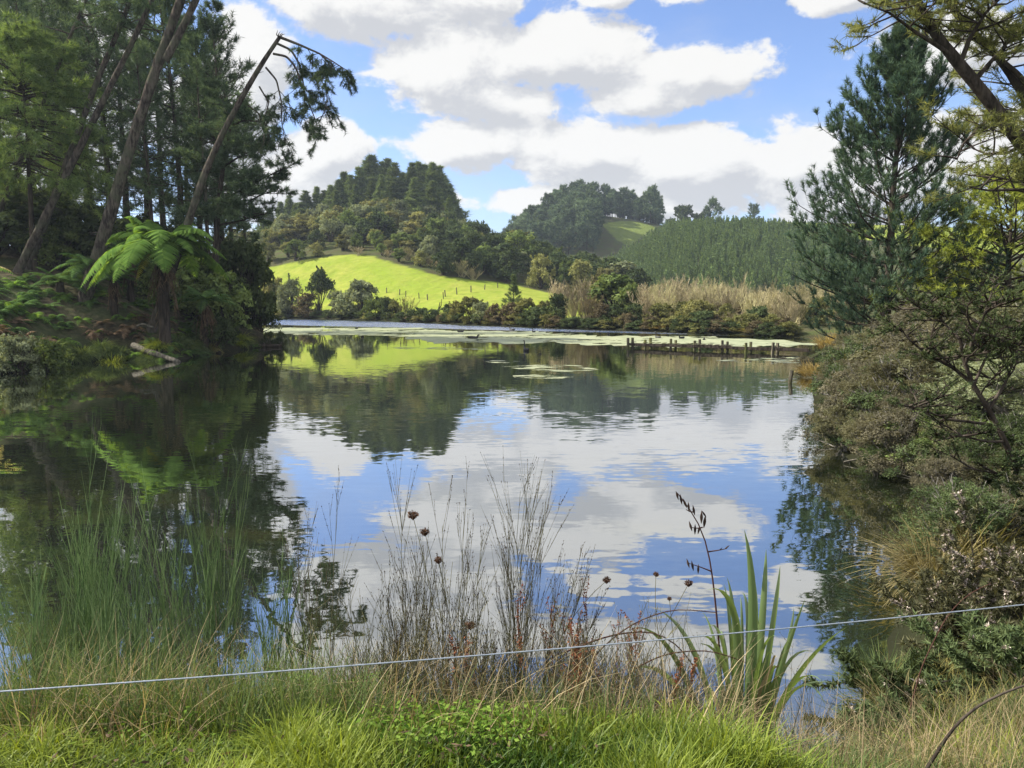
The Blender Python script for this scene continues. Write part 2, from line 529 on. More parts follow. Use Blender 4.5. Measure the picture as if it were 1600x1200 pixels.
def ground_mat():
    m, t, o = new_mat('ground_soil_and_pasture')
    g = t.n('ShaderNodeNewGeometry').outputs['Position']
    past = t.n('ShaderNodeAttribute', attribute_name='pasture').outputs['Fac']
    litter = t.n('ShaderNodeAttribute', attribute_name='litter').outputs['Fac']
    n1 = t.noise(g, 0.35, 6.0, 0.6)
    n2 = t.noise(g, 3.0, 5.0, 0.6)
    n3 = t.noise(g, 0.06, 4.0, 0.55)
    base = t.mix(n2, (0.035, 0.040, 0.016), (0.095, 0.085, 0.05))
    base = t.mix(t.ss(n1, 0.4, 0.7), base, (0.060, 0.080, 0.026))
    lit = t.mix(t.ss(n2, 0.35, 0.7), (0.040, 0.034, 0.024), (0.12, 0.10, 0.065))
    lit = t.mix(t.m('MULTIPLY', t.ss(n1, 0.4, 0.6), 0.6), lit, (0.05, 0.075, 0.028))
    base = t.mix(litter, base, lit)
    gx, gy, gz = t.sep(g)
    n4 = t.noise(t.comb(t.m('MULTIPLY', gx, 0.4), gy, t.m('MULTIPLY', gz, 2.5)), 0.55, 5.0, 0.65)
    pc = t.mix(t.ss(n1, 0.3, 0.72), (0.165, 0.215, 0.032), (0.245, 0.265, 0.052))
    pc = t.mix(t.ss(n3, 0.45, 0.7), pc, (0.175, 0.235, 0.030))
    pc = t.mix(t.m('MULTIPLY', t.ss(n4, 0.55, 0.75), 0.5), pc, (0.16, 0.20, 0.03))
    pc = t.mix(t.m('MULTIPLY', t.ss(t.noise(g, 0.9, 6.0, 0.75), 0.52, 0.72), 0.45), pc, (0.15, 0.165, 0.035))
    trk = t.noise(t.comb(t.m('MULTIPLY', gx, 0.06), t.m('MULTIPLY', gy, 0.2), t.m('MULTIPLY', gz, 1.1)), 1.0, 3.0, 0.5)
    pc = t.mix(t.m('MULTIPLY', t.ss(t.m('ABSOLUTE', t.m('SUBTRACT', trk, 0.5)), 0.012, 0.0), 0.45), pc, (0.14, 0.15, 0.04))
    pc = t.mix(t.n('ShaderNodeAttribute', attribute_name='rough').outputs['Fac'], pc, t.mix(n2, (0.085, 0.115, 0.03), (0.14, 0.17, 0.045)))  # cloud shade on the far-hill patch put into its grass colour
    base = t.mix(t.n('ShaderNodeAttribute', attribute_name='mud').outputs['Fac'], base, (0.017, 0.018, 0.011))
    edge = t.m('ADD', past, t.m('MULTIPLY', t.m('SUBTRACT', n1, 0.5), 0.35))
    c = t.mix(t.ss(edge, 0.4, 0.6), base, pc)
    b = t.n('ShaderNodeBump')
    b.inputs['Strength'].default_value = 0.6
    b.inputs['Distance'].default_value = 0.12
    t.put(b.inputs['Height'], t.m('ADD', n2, t.m('MULTIPLY', past, t.m('MULTIPLY_ADD', n4, 6.0, t.m('MULTIPLY', n1, 7.0)))))
    df = t.n('ShaderNodeBsdfDiffuse')
    t.put(df.inputs[0], c)
    t.put(df.inputs['Normal'], b.outputs[0])
    m.node_tree.links.new(df.outputs[0], o.inputs[0])
    return m


def water_mat():
    m, t, o = new_mat('lake_water')
    g = t.n('ShaderNodeNewGeometry').outputs['Position']
    x, y, z = t.sep(g)
    # ripples: long low crests lying across the view, stronger in wind-ruffled lanes
    lane = t.noise(t.comb(t.m('MULTIPLY', x, 0.055), t.m('MULTIPLY', y, 0.17), 0.0), 1.0, 3.0, 0.55)
    lane = t.ss(lane, 0.46, 0.66)
    warp = t.noise(t.comb(t.m('MULTIPLY', x, 0.3), t.m('MULTIPLY', y, 0.3), 4.0), 1.0, 2.0, 0.5)
    c1 = t.noise(t.comb(t.m('MULTIPLY', x, 1.7), t.m('ADD', t.m('MULTIPLY', y, 6.5), t.m('MULTIPLY', warp, 3.0)), 0.0), 1.0, 2.0, 0.5, 0.0, 1)
    c2 = t.noise(t.comb(t.m('MULTIPLY', x, 5.0), t.m('MULTIPLY', y, 9.0), 2.0), 1.0, 2.0, 0.5, 0.0, 1)
    c3 = t.noise(t.comb(t.m('MULTIPLY', x, 0.35), t.m('MULTIPLY', y, 0.9), 7.0), 1.0, 2.0, 0.5, 0.0, 1)
    def cen(c):
        return t.v('SUBTRACT', c, (0.5, 0.5, 0.5))
    def sc(v, s):
        nd = t.n('ShaderNodeVectorMath', operation='SCALE')
        t.put(nd.inputs[0], v)
        t.put(nd.inputs['Scale'], s)
        return nd.outputs[0]
    mid = t.m('MULTIPLY', t.ss(y, 12.0, 18.0), t.ss(y, 26.0, 42.0, 1.0, 0.0))
    amp = t.m('ADD', 0.020, t.m('MULTIPLY', lane, 0.020))
    amp = t.m('ADD', amp, t.m('MULTIPLY', mid, t.m('MULTIPLY_ADD', lane, 0.055, 0.008)))
    amp = t.m('MULTIPLY', amp, t.ss(x, -16.0, -6.0, 0.45, 1.0))
    # the open far water beyond the weed is ruffled by the wind
    shore = t.m('ADD', y, t.m('MULTIPLY', x, 0.62))
    far = t.ss(shore, 86.0, 92.0)
    tot = t.v('ADD', t.v('ADD', sc(cen(c1), amp), sc(cen(c2), t.m('MULTIPLY', amp, 0.55))), sc(cen(c3), t.m('MULTIPLY', amp, 0.2)))
    tot = t.v('ADD', tot, sc(cen(c2), t.m('MULTIPLY', far, 1.5)))
    nx, ny, nz = t.sep(tot)
    ny = t.m('ADD', ny, t.m('MULTIPLY', far, -0.20))
    nrm = t.v('NORMALIZE', t.comb(t.m('MULTIPLY', nx, 0.7), ny, 1.0))
    fr = t.n('ShaderNodeFresnel')
    fr.inputs[0].default_value = 1.33
    t.put(fr.inputs['Normal'], nrm)
    fac = t.m('ADD', t.m('MULTIPLY_ADD', t.m('SQRT', fr.outputs[0]), 0.62, 0.34), t.m('MULTIPLY', far, 0.2), clamp=True)
    weed = t.noise(t.comb(x, t.m('MULTIPLY', y, 1.6), 0.0), 0.32, 6.0, 0.65)
    near = t.ss(y, 24.0, 9.0, 1.0, 0.0)
    near = t.ss(y, 9.0, 22.0, 1.0, 0.25)
    col = t.mix(t.m('MULTIPLY', t.ss(weed, 0.47, 0.68), near), (0.010, 0.014, 0.007), (0.032, 0.034, 0.012))
    shal = t.ss(t.m('ADD', t.m('MULTIPLY', x, 0.75), t.m('MULTIPLY', y, -1.0)), -5.6, -3.6)
    col = t.mix(t.m('MULTIPLY', shal, 0.5), col, (0.050, 0.056, 0.014))
    df = t.n('ShaderNodeBsdfDiffuse')
    t.put(df.inputs[0], col)
    gl = t.n('ShaderNodeBsdfGlossy')
    gl.inputs['Roughness'].default_value = 0.0
    gl.inputs[0].default_value = (0.97, 0.98, 1.0, 1)
    t.put(gl.inputs['Normal'], nrm)
    mx = t.n('ShaderNodeMixShader')
    t.put(mx.inputs[0], fac)
    m.node_tree.links.new(df.outputs[0], mx.inputs[1])
    m.node_tree.links.new(gl.outputs[0], mx.inputs[2])
    m.node_tree.links.new(mx.outputs[0], o.inputs[0])
    return m


def weed_mat(gap=None):
    m, t, o = new_mat('floating_pond_weed')
    g = t.n('ShaderNodeNewGeometry').outputs['Position']
    n = t.noise(g, 0.5, 6.0, 0.7)
    c = t.mix(t.ss(n, 0.3, 0.7), (0.19, 0.215, 0.105), (0.32, 0.335, 0.195))
    df = t.n('ShaderNodeBsdfDiffuse')
    t.put(df.inputs[0], c)
    gl = t.n('ShaderNodeBsdfGlossy')
    gl.inputs['Roughness'].default_value = 0.3
    mx = t.n('ShaderNodeMixShader')
    mx.inputs[0].default_value = 0.22
    m.node_tree.links.new(df.outputs[0], mx.inputs[1])
    m.node_tree.links.new(gl.outputs[0], mx.inputs[2])
    if gap is not None:
        x, y, z = t.sep(g)
        hole = t.ss(t.noise(t.comb(t.m('MULTIPLY', x, 0.22 if gap < .45 else 0.55), t.m('MULTIPLY', y, 0.16 if gap < .45 else 1.1)), 1.0, 8.0, 0.72), gap, gap + 0.05)
        tp = t.n('ShaderNodeBsdfTransparent')
        m2 = t.n('ShaderNodeMixShader')
        t.put(m2.inputs[0], hole)
        m.node_tree.links.new(tp.outputs[0], m2.inputs[1])
        m.node_tree.links.new(mx.outputs[0], m2.inputs[2])
        mx = m2
    m.node_tree.links.new(mx.outputs[0], o.inputs[0])
    return m


# ------------------------------------------------------------------ terrain
LAKE = np.array([(-60, 6.2), (-34, 6.0), (-10, 5.8), (-4, 5.7), (0, 5.6), (1.6, 5.45), (2.5, 5.4), (3.2, 6.5), (4.4, 8.4), (5.6, 9.4), (7.6, 10.8), (8.5, 12.4),
                 (7.5, 13.2), (7.05, 15.4), (7.6, 18), (9.0, 22.7), (13.3, 34), (17.5, 46), (21, 52), (27, 62), (27, 72), (20, 80), (14.5, 87), (4, 97),
                 (-9.4, 113.5), (-27, 136), (-48, 151), (-60, 156), (-52, 140), (-41, 122), (-31, 92), (-24.5, 74), (-20.3, 63), (-18.0, 59), (-18.6, 56), (-20, 50),
                 (-19.0, 43.5), (-21.9, 44), (-24, 42.4), (-23.6, 36), (-27, 33), (-36, 30), (-60, 28)], float)


def sdf(x, y, a=LAKE):
    """distance to an outline (the shoreline unless another is given), positive outside it"""
    x = np.asarray(x, float).ravel()
    y = np.asarray(y, float).ravel()
    b = np.roll(a, -1, 0)
    d = np.full(x.shape, 1e9)
    inside = np.zeros(x.shape, bool)
    for (ax, ay), (bx, by) in zip(a, b):
        ex, ey = bx - ax, by - ay
        tt = np.clip(((x - ax) * ex + (y - ay) * ey) / (ex * ex + ey * ey), 0, 1)
        d = np.minimum(d, np.hypot(x - ax - tt * ex, y - ay - tt * ey))
        if ay != by:
            c = ((ay > y) != (by > y)) & (x < (bx - ax) * (y - ay) / (by - ay) + ax)
            inside ^= c
    return np.where(inside, -d, d)


def sstep(x, a, b):
    t = np.clip((x - a) / (b - a), 0, 1)
    return t * t * (3 - 2 * t)


def wob(x, y, s=1.0):
    return (np.sin(x * 0.9 * s + 1.3 * np.sin(y * 0.7 * s)) + np.sin(y * 1.1 * s + 1.7 * np.sin(x * 0.63 * s + 2)) + 0.6 * np.sin(2.3 * s * (x + y) + 1.1)) / 2.6


def agau(x, y, cx, cy, sl, sr, sf, sb):
    sx = np.where(x < cx, sl, sr)
    sy = np.where(y < cy, sf, sb)
    return np.exp(-((x - cx) / sx) ** 2 / 2 - ((y - cy) / sy) ** 2 / 2)


def hills(x, y):
    h = 24.5 * agau(x, y, -40, 255, 37, 31, 56, 60)
    h = h + 5.0 * agau(x, y, -4, 190, 25, 20, 26, 40)
    h2 = 49.0 * agau(x, y, 36, 440, 34, 95, 70, 200)
    h3 = 31.0 * agau(x, y, 74, 332, 24, 140, 52, 60)
    h4 = 47.0 * agau(x, y, 140, 455, 70, 300, 70, 250)
    h5 = 22.0 * agau(x, y, -260, 420, 160, 150, 120, 200)
    big = np.maximum(np.maximum(h2, h3), np.maximum(h4, h5))
    return h + big


def H(x, y):
    x = np.asarray(x, float)
    y = np.asarray(y, float)
    shp = np.broadcast(x, y).shape
    x = np.broadcast_to(x, shp).ravel()
    y = np.broadcast_to(y, shp).ravel()
    d = sdf(x, y)
    near = 1 - sstep(y, 6.5, 9.5)
    left = sstep(y, 20, 30) * (1 - sstep(x, -17, -12)) * (1 - sstep(y, 95, 125))
    right = (1 - near) * sstep(x, 1, 4) * (1 - sstep(y, 52, 62))
    far = np.clip(1 - near - left - right, 0, 1)
    dp = np.maximum(d, 0)
    wbank = 3.05 + 0.6 * sstep(x, 0.6, 1.6)
    zn = 1.72 * (0.55 * sstep(dp, -0.1, wbank) + 0.45 * np.clip((dp + .1) / wbank, 0, 1)) + 0.012 * dp
    zl = 3.4 * (1 - np.exp(-dp / 4.0)) + 0.22 * dp
    zr = 1.5 * (1 - np.exp(-dp / 3.0)) + 0.05 * dp
    zf = 0.7 * (1 - np.exp(-dp / 2.5)) + 0.012 * np.minimum(dp, 60)
    z = near * zn + left * np.minimum(zl, 9) + right * np.minimum(zr, 4) + far * zf
    z = z + hills(x, y) * sstep(dp, 0, 30) * sstep(y, 70, 130)
    z = z + wob(x, y, 1.0) * 0.05 * sstep(dp, 0, 2) + wob(x, y, 0.15) * 0.5 * sstep(dp, 8, 40) * (1 - near)
    z = np.where(d < 0, np.maximum(-1.6, d * 0.55) - 0.02, z)
    return z.reshape(shp)


def gz(x, y):
    return float(H(np.array([x]), np.array([y]))[0])


def gp(x, y, dz=0.0):
    return np.array([x, y, gz(x, y) + dz])


def hit(px, py, y0=60.0, y1=700.0):
    """where the ray through a photo pixel first meets the land"""
    ys = np.geomspace(y0, y1, 500)
    dx, dy = px - 800.0, 600.0 - py
    fy = F * CP + dy * SP
    fz = -F * SP + dy * CP
    zs = CAMZ + fz / fy * ys
    hs = H(dx / fy * ys, ys)
    k = np.nonzero(hs > zs)[0]
    if not len(k):
        return None
    Y = ys[k[0]]
    return np.array([dx / fy * Y, Y, hs[k[0]]])


def pip(poly, x, y):
    poly = np.asarray(poly)
    x = np.asarray(x); y = np.asarray(y)
    ins = np.zeros(x.shape, bool)
    for (ax, ay), (bx, by) in zip(poly, np.roll(poly, -1, 0)):
        if ay != by:
            ins ^= ((ay > y) != (by > y)) & (x < (bx - ax) * (y - ay) / (by - ay) + ax)
    return ins


# land cover outlines on the ground (world x, y)
PASTURE = np.array([(-75, 150), (-75, 172)] + [tuple(hit(a, b, 120.0)[:2]) for a, b in [(398, 424), (430, 415), (480, 407), (520, 401), (550, 398), (580, 401), (605, 408), (640, 420), (690, 432), (735, 438), (780, 441), (820, 449), (850, 457)]]
                   + [(14, 150), (14, 118), (5, 108), (-20, 138), (-45, 158)], float)
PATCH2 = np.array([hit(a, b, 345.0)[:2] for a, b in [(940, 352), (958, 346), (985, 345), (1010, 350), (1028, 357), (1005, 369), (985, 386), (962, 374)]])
RIDGE = np.array([(86, 385), (95, 380), (260, 380), (260, 430), (90, 440)], float)


def grid_axis(bands):
    out = [bands[0][0]]
    for a, b, st in bands:
        n = max(1, int(round((b - a) / st)))
        out += list(np.linspace(a, b, n + 1)[1:])
    return np.array(out)


def make_ground():
    X = grid_axis([(-900, -200, 50), (-200, -90, 6), (-90, -45, 1.6), (-45, -14, 0.7), (-14, 14, 0.35), (14, 40, 0.9), (40, 130, 3), (130, 260, 8), (260, 900, 60)])
    Y = grid_axis([(-60, 0, 6), (0, 14, 0.3), (14, 64, 0.75), (64, 160, 1.6), (160, 220, 1.6), (220, 270, 3), (270, 480, 5), (480, 900, 40)])
    gx, gy = np.meshgrid(X, Y)
    z = H(gx, gy)
    nx, ny = len(X), len(Y)
    V = np.stack([gx, gy, z], -1).reshape(-1, 3)
    i = (np.arange(ny - 1)[:, None] * nx + np.arange(nx - 1)[None]).ravel()
    Q = np.stack([i, i + 1, i + nx + 1, i + nx], -1)
    mb = MB().add(V, Q)
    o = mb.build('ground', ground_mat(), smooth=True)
    fx, fy = gx.ravel(), gy.ravel()
    pm = np.clip(.5 - np.minimum(np.minimum(sdf(fx, fy, PASTURE), sdf(fx, fy, PATCH2)), sdf(fx, fy, RIDGE)) / 8.0, 0, 1)
    rough = (sdf(fx, fy, PATCH2) < 12).astype(float)  # mask of the far-hill patch painted darker to stand for cloud shade
    mud = np.exp(-np.maximum(sdf(fx, fy), 0) / 1.1)
    lit = (sstep(gy, 20, 30) * (1 - sstep(gx, -17, -12)) * (1 - sstep(gy, 95, 125))).ravel()
    for nme, v in (('pasture', pm), ('litter', lit), ('rough', rough), ('mud', mud)):  # 'rough' marks the far-hill patch painted darker as cloud shade
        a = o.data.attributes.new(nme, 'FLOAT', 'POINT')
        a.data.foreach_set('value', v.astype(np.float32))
    tag(o, 'grassy banks, green pasture and hills around the lake', 'ground', None, 'structure')


make_ground()


def make_water():
    X = grid_axis([(-70, 40, 5.0)])
    Y = grid_axis([(3, 175, 5.0)])
    gx, gy = np.meshgrid(X, Y)
    nx, ny = len(X), len(Y)
    i = (np.arange(ny - 1)[:, None] * nx + np.arange(nx - 1)[None]).ravel()
    o = MB().add(np.stack([gx, gy, gx * 0], -1), np.stack([i, i + 1, i + nx + 1, i + nx], -1)).build('water', water_mat())
    tag(o, 'still dark lake mirroring the clouds and hills', 'lake', None, 'structure')


make_water()


def flat_patch(name, outline_px, label, seed, jag=0.25, thick=0.004, mat=None):
    """floating sheet whose outline is given on the water by photo pixels; edges made ragged"""
    rng = np.random.default_rng(seed)
    P = np.array([on_water(*p)[:2] for p in outline_px])
    out = []
    for k in range(len(P)):
        a, b = P[k], P[(k + 1) % len(P)]
        n = max(2, int(np.linalg.norm(b - a) / 0.7))
        for q in range(n):
            out.append(a + (b - a) * q / n)
    out = np.array(out)
    c = out.mean(0)
    ph = rng.uniform(0, 6, 4)
    r = np.arange(len(out))
    out += (np.sin(r * 0.7 + ph[0]) * .5 + np.sin(r * 0.23 + ph[1]) + rng.normal(0, .5, len(out)))[:, None] * jag * np.array([1.2, 3.0 if jag > .5 else .6])
    n = len(out)
    import bmesh
    bm = bmesh.new()
    vs = [bm.verts.new((p[0], p[1], thick)) for p in out]
    f = bm.faces.new(vs)
    if f.normal.z < 0:
        f.normal_flip()
    bmesh.ops.triangulate(bm, faces=[f])
    me = bpy.data.meshes.new(name)
    bm.to_mesh(me)
    bm.free()
    me.materials.append(mat)
    o = bpy.data.objects.new(name, me)
    COL.objects.link(o)
    return tag(o, label, 'pond weed', None, 'stuff')


WEED = weed_mat(0.41)
WEED_THIN = weed_mat(0.50)
flat_patch('pond_weed', [(395, 513), (520, 511.5), (640, 513.5), (760, 517), (900, 522), (1040, 526), (1225, 531), (1300, 536), (1300, 542), (1180, 541.5), (980, 540), (850, 538.5), (760, 536), (640, 529), (560, 525), (440, 520.5), (395, 520)],
           'pale green weed mat floating across the far half of the lake', 3, 0.6, 0.006, WEED)
flat_patch('pond_weed', [(785, 573), (850, 569.5), (900, 571), (940, 577), (900, 581), (830, 581)], 'pale weed patch on open water in front of the swan', 5, 0.12, 0.004, WEED_THIN)
flat_patch('pond_weed', [(800, 587), (850, 584.5), (895, 589), (870, 594), (820, 593)], 'smaller weed patch nearest on the open water', 6, 0.1, 0.004, WEED_THIN)
flat_patch('pond_weed', [(745, 565), (790, 562), (815, 565), (780, 568)], 'thin weed strip just behind the larger weed patch', 7, 0.08, 0.004, WEED_THIN)
flat_patch('pond_weed', [(1120, 563), (1210, 558), (1300, 558), (1300, 566), (1210, 568), (1160, 566)], 'weed patch beside the right shore in front of the jetty', 8, 0.12, 0.004, WEED_THIN)
flat_patch('pond_weed', [(600, 542), (700, 543), (775, 546), (700, 546.5), (620, 544.5)], 'narrow weed streak on the green pasture reflection', 9, 0.05, 0.004, WEED_THIN)


# ------------------------------------------------------------------ plant builders
def path_interp(P, s):
    """points at fraction s along polyline P (K,3)"""
    P = np.asarray(P, float)
    L = np.concatenate([[0], np.cumsum(np.linalg.norm(np.diff(P, axis=0), axis=1))])
    L = L / L[-1]
    return np.stack([np.interp(s, L, P[:, i]) for i in range(3)], -1)


def smooth_path(P, n=14):
    P = np.asarray(P, float)
    s = np.linspace(0, 1, n)
    Q = path_interp(P, s)
    for _ in range(2):
        Q[1:-1] = (Q[:-2] + 2 * Q[1:-1] + Q[2:]) / 4
    return Q


def branch_set(rng, base, az, length, up, curve, K=6, wig=0.06):
    """curved branches: base (N,3), az, length, up (start elevation), curve (+ turns up, - droops) -> (N,K,3)"""
    N = len(base)
    s = np.linspace(0, 1, K)[None]
    up = np.broadcast_to(up, (N,))[:, None]
    curve = np.broadcast_to(curve, (N,))[:, None]
    r = length[:, None] * s * np.cos(up)
    z = length[:, None] * (s * np.sin(up) + curve * s * s)
    a = az[:, None] + rng.normal(0, wig, (N, 1)) * 3 * s
    P = base[:, None] + np.stack([np.sin(a) * r, np.cos(a) * r, z], -1)
    P += np.cumsum(rng.normal(0, wig * .35, (N, K, 3)), 1) * length[:, None, None] * s[..., None]
    return P


def twigs_on(rng, P, n, s0, lt, ang=(0.5, 1.1), upb=0.2, K=3, curve=0.3):
    """n side twigs on each branch of P (N,K,3)"""
    N, KB = P.shape[:2]
    s = rng.uniform(s0, 1.0, (N, n))
    f = s * (KB - 1)
    i = np.minimum(f.astype(int), KB - 2)
    w = (f - i)[..., None]
    ar = np.arange(N)[:, None]
    B = P[ar, i] * (1 - w) + P[ar, i + 1] * w
    T = unit(P[ar, i + 1] - P[ar, i])
    blen = np.linalg.norm(P[:, -1] - P[:, 0], axis=-1)[:, None]
    sd = unit(np.cross(T, np.array([0, 0, 1.0])) + 1e-6)
    sg = np.where(rng.uniform(size=(N, n)) < .5, -1, 1)[..., None]
    a = rng.uniform(ang[0], ang[1], (N, n, 1))
    D = unit(T * np.cos(a) + sd * sg * np.sin(a) + np.array([0, 0, 1.0]) * (upb + rng.normal(0, .22, (N, n, 1))))
    L = (lt * blen * (1.25 - 0.75 * s) * rng.uniform(.6, 1.2, (N, n)))[..., None]
    B, D, L = B.reshape(-1, 3), D.reshape(-1, 3), L.reshape(-1, 1)
    u = np.linspace(0, 1, K)[None, :, None]
    Q = B[:, None] + D[:, None] * L[:, None] * u + np.array([0, 0, 1.0]) * (curve * L[:, None] * u * u)
    return Q


def tufts(rng, P, m, s0=0.35):
    """m needle bunch sites along each path, the last at the tip -> centres, directions"""
    N, K = P.shape[:2]
    s = np.concatenate([rng.uniform(s0, 1, (N, m - 1)), np.ones((N, 1))], 1) if m > 1 else np.ones((N, 1))
    f = s * (K - 1)
    i = np.minimum(f.astype(int), K - 2)
    w = (f - i)[..., None]
    ar = np.arange(N)[:, None]
    C = P[ar, i] * (1 - w) + P[ar, i + 1] * w
    D = unit(P[ar, i + 1] - P[ar, i])
    return C.reshape(-1, 3), D.reshape(-1, 3)


def pine(seed, h, r0, cs, L, prof, nb, up, curve, ntw, nt, nn, nl, nw, lt=0.32, lean=(0, 0), whorl=0, bark='bark', leaf='needle_forest',
         fwd=0.7, upb=0.25, tcurve=0.3, dead=0, wig=0.06, sides=8, limbs=True, s0=0.35, b0=0.25):
    rng = np.random.default_rng(seed)
    tr, cr = MB(), MB()
    K = 12
    s = np.linspace(0, 1, K)
    TP = np.stack([lean[0] * s ** 1.5 * h + np.cumsum(rng.normal(0, .004, K)) * h * s, lean[1] * s ** 1.5 * h + np.cumsum(rng.normal(0, .004, K)) * h * s, h * s], -1)
    TR = r0 * (1 - s) ** 0.8 * 0.92 + 0.012
    TR[0] *= 1.25
    TP0 = TP.copy()
    TP0[0, 2] -= 0.4
    tr.tubes(TP0, TR, sides)
    t = np.sort(rng.uniform(0, 1, nb))
    if whorl:
        t = np.clip(np.round(t * whorl) / whorl + rng.normal(0, .006, nb), 0, 0.99)
    z = cs + (1 - cs) * t
    B = path_interp(TP, z)
    az = np.arange(nb) * 2.399 + rng.normal(0, .5, nb)
    ln = L * np.array([prof(v) for v in t]) * rng.uniform(.72, 1.15, nb)
    ua = up[0] + (up[1] - up[0]) * t + rng.normal(0, .08, nb)
    cu = curve[0] + (curve[1] - curve[0]) * t
    P = branch_set(rng, B, az, ln, ua, cu, 6, wig)
    if limbs:
        k = np.linspace(1, .2, 6)[None]
        tr.tubes(P, np.maximum(0.012 * ln[:, None] + 0.006, 0.008) * k, 4)
    if dead:
        td = rng.uniform(cs * .35, cs, dead)
        Pd = branch_set(rng, path_interp(TP, td), rng.uniform(0, 6.28, dead), L * rng.uniform(.25, .6, dead), rng.uniform(-.3, .2, dead), rng.uniform(-.3, .1, dead), 5, .1)
        tr.tubes(Pd, 0.02 * np.linspace(1, .3, 5)[None] * np.ones((dead, 1)), 3)
    TW = twigs_on(rng, P, ntw, b0, lt, upb=upb, curve=tcurve)
    if limbs:
        tr.tubes(TW, np.full((len(TW), 3), 0.008) * np.array([[1.2, 0.9, .5]]), 3)
    C1, D1 = tufts(rng, TW, nt, s0)
    C2, D2 = tufts(rng, P, max(2, nt), 0.6)
    lead = path_interp(TP, np.linspace(.93, 1, 5))
    C = np.concatenate([C1, C2, lead])
    D = np.concatenate([D1, D2, np.tile([[0, 0, 1.0]], (5, 1))])
    cr.needles(C, D, rng, nn, nl, nw, fwd)
    return [('trunk', tr.mesh('pine_trunk', M[bark], True), None), ('crown', cr.mesh('pine_crown', M[leaf]), None)]


def limb_tree(seed, limbs, nsub, sublen, ntw, nt, nn, nl, nw, srange=(0.3, 1.0), up=(-.2, .6), curve=(-.1, .2), lt=0.4, fwd=.6, upb=.1, tcurve=.1):
    """explicit limbs (list of (points, r0, r1, weight of foliage)) -> trunk mesh builder, crown mesh builder"""
    rng = np.random.default_rng(seed)
    tr, cr = MB(), MB()
    for pts, r0, r1, wgt in limbs:
        P = smooth_path(pts, 16)
        tr.tubes(smooth_path(pts, 40), np.linspace(r0, r1, 40) * (1 + (rng.uniform(-.07, .07, 40) if r0 > .15 else 0)), 11)
        if r0 > .13:
            m = 16
            rr = np.interp(sb := rng.uniform(.08, .9, m), [0, 1], [r0, r1])
            S = branch_set(rng, path_interp(P, sb), rng.uniform(0, 6.28, m), rr * .8 + rng.uniform(.15, .8, m), rng.uniform(-.3, .7, m), rng.uniform(-.3, .2, m), 5, .12)
            tr.tubes(S, (.13 * rr[:, None] + .008) * np.linspace(1, .45, 5)[None], 5)
        n = int(nsub * wgt)
        if n <= 0:
            continue
        B = path_interp(P, rng.uniform(srange[0], srange[1], n))
        Q = branch_set(rng, B, rng.uniform(0, 6.28, n), sublen * rng.uniform(.5, 1.2, n), rng.uniform(up[0], up[1], n), rng.uniform(curve[0], curve[1], n), 6, .09)
        tr.tubes(Q, (0.012 * sublen + .01) * np.linspace(1, .25, 6)[None] * np.ones((n, 1)), 4)
        TW = twigs_on(rng, Q, ntw, 0.3, lt, upb=upb, curve=tcurve)
        tr.tubes(TW, np.full((len(TW), 3), 0.01) * np.array([[1.2, .8, .5]]), 3)
        C1, D1 = tufts(rng, TW, nt, .4)
        C2, D2 = tufts(rng, Q, 3, .6)
        cr.needles(np.concatenate([C1, C2]), np.concatenate([D1, D2]), rng, nn, nl, nw, fwd)
    return tr, cr


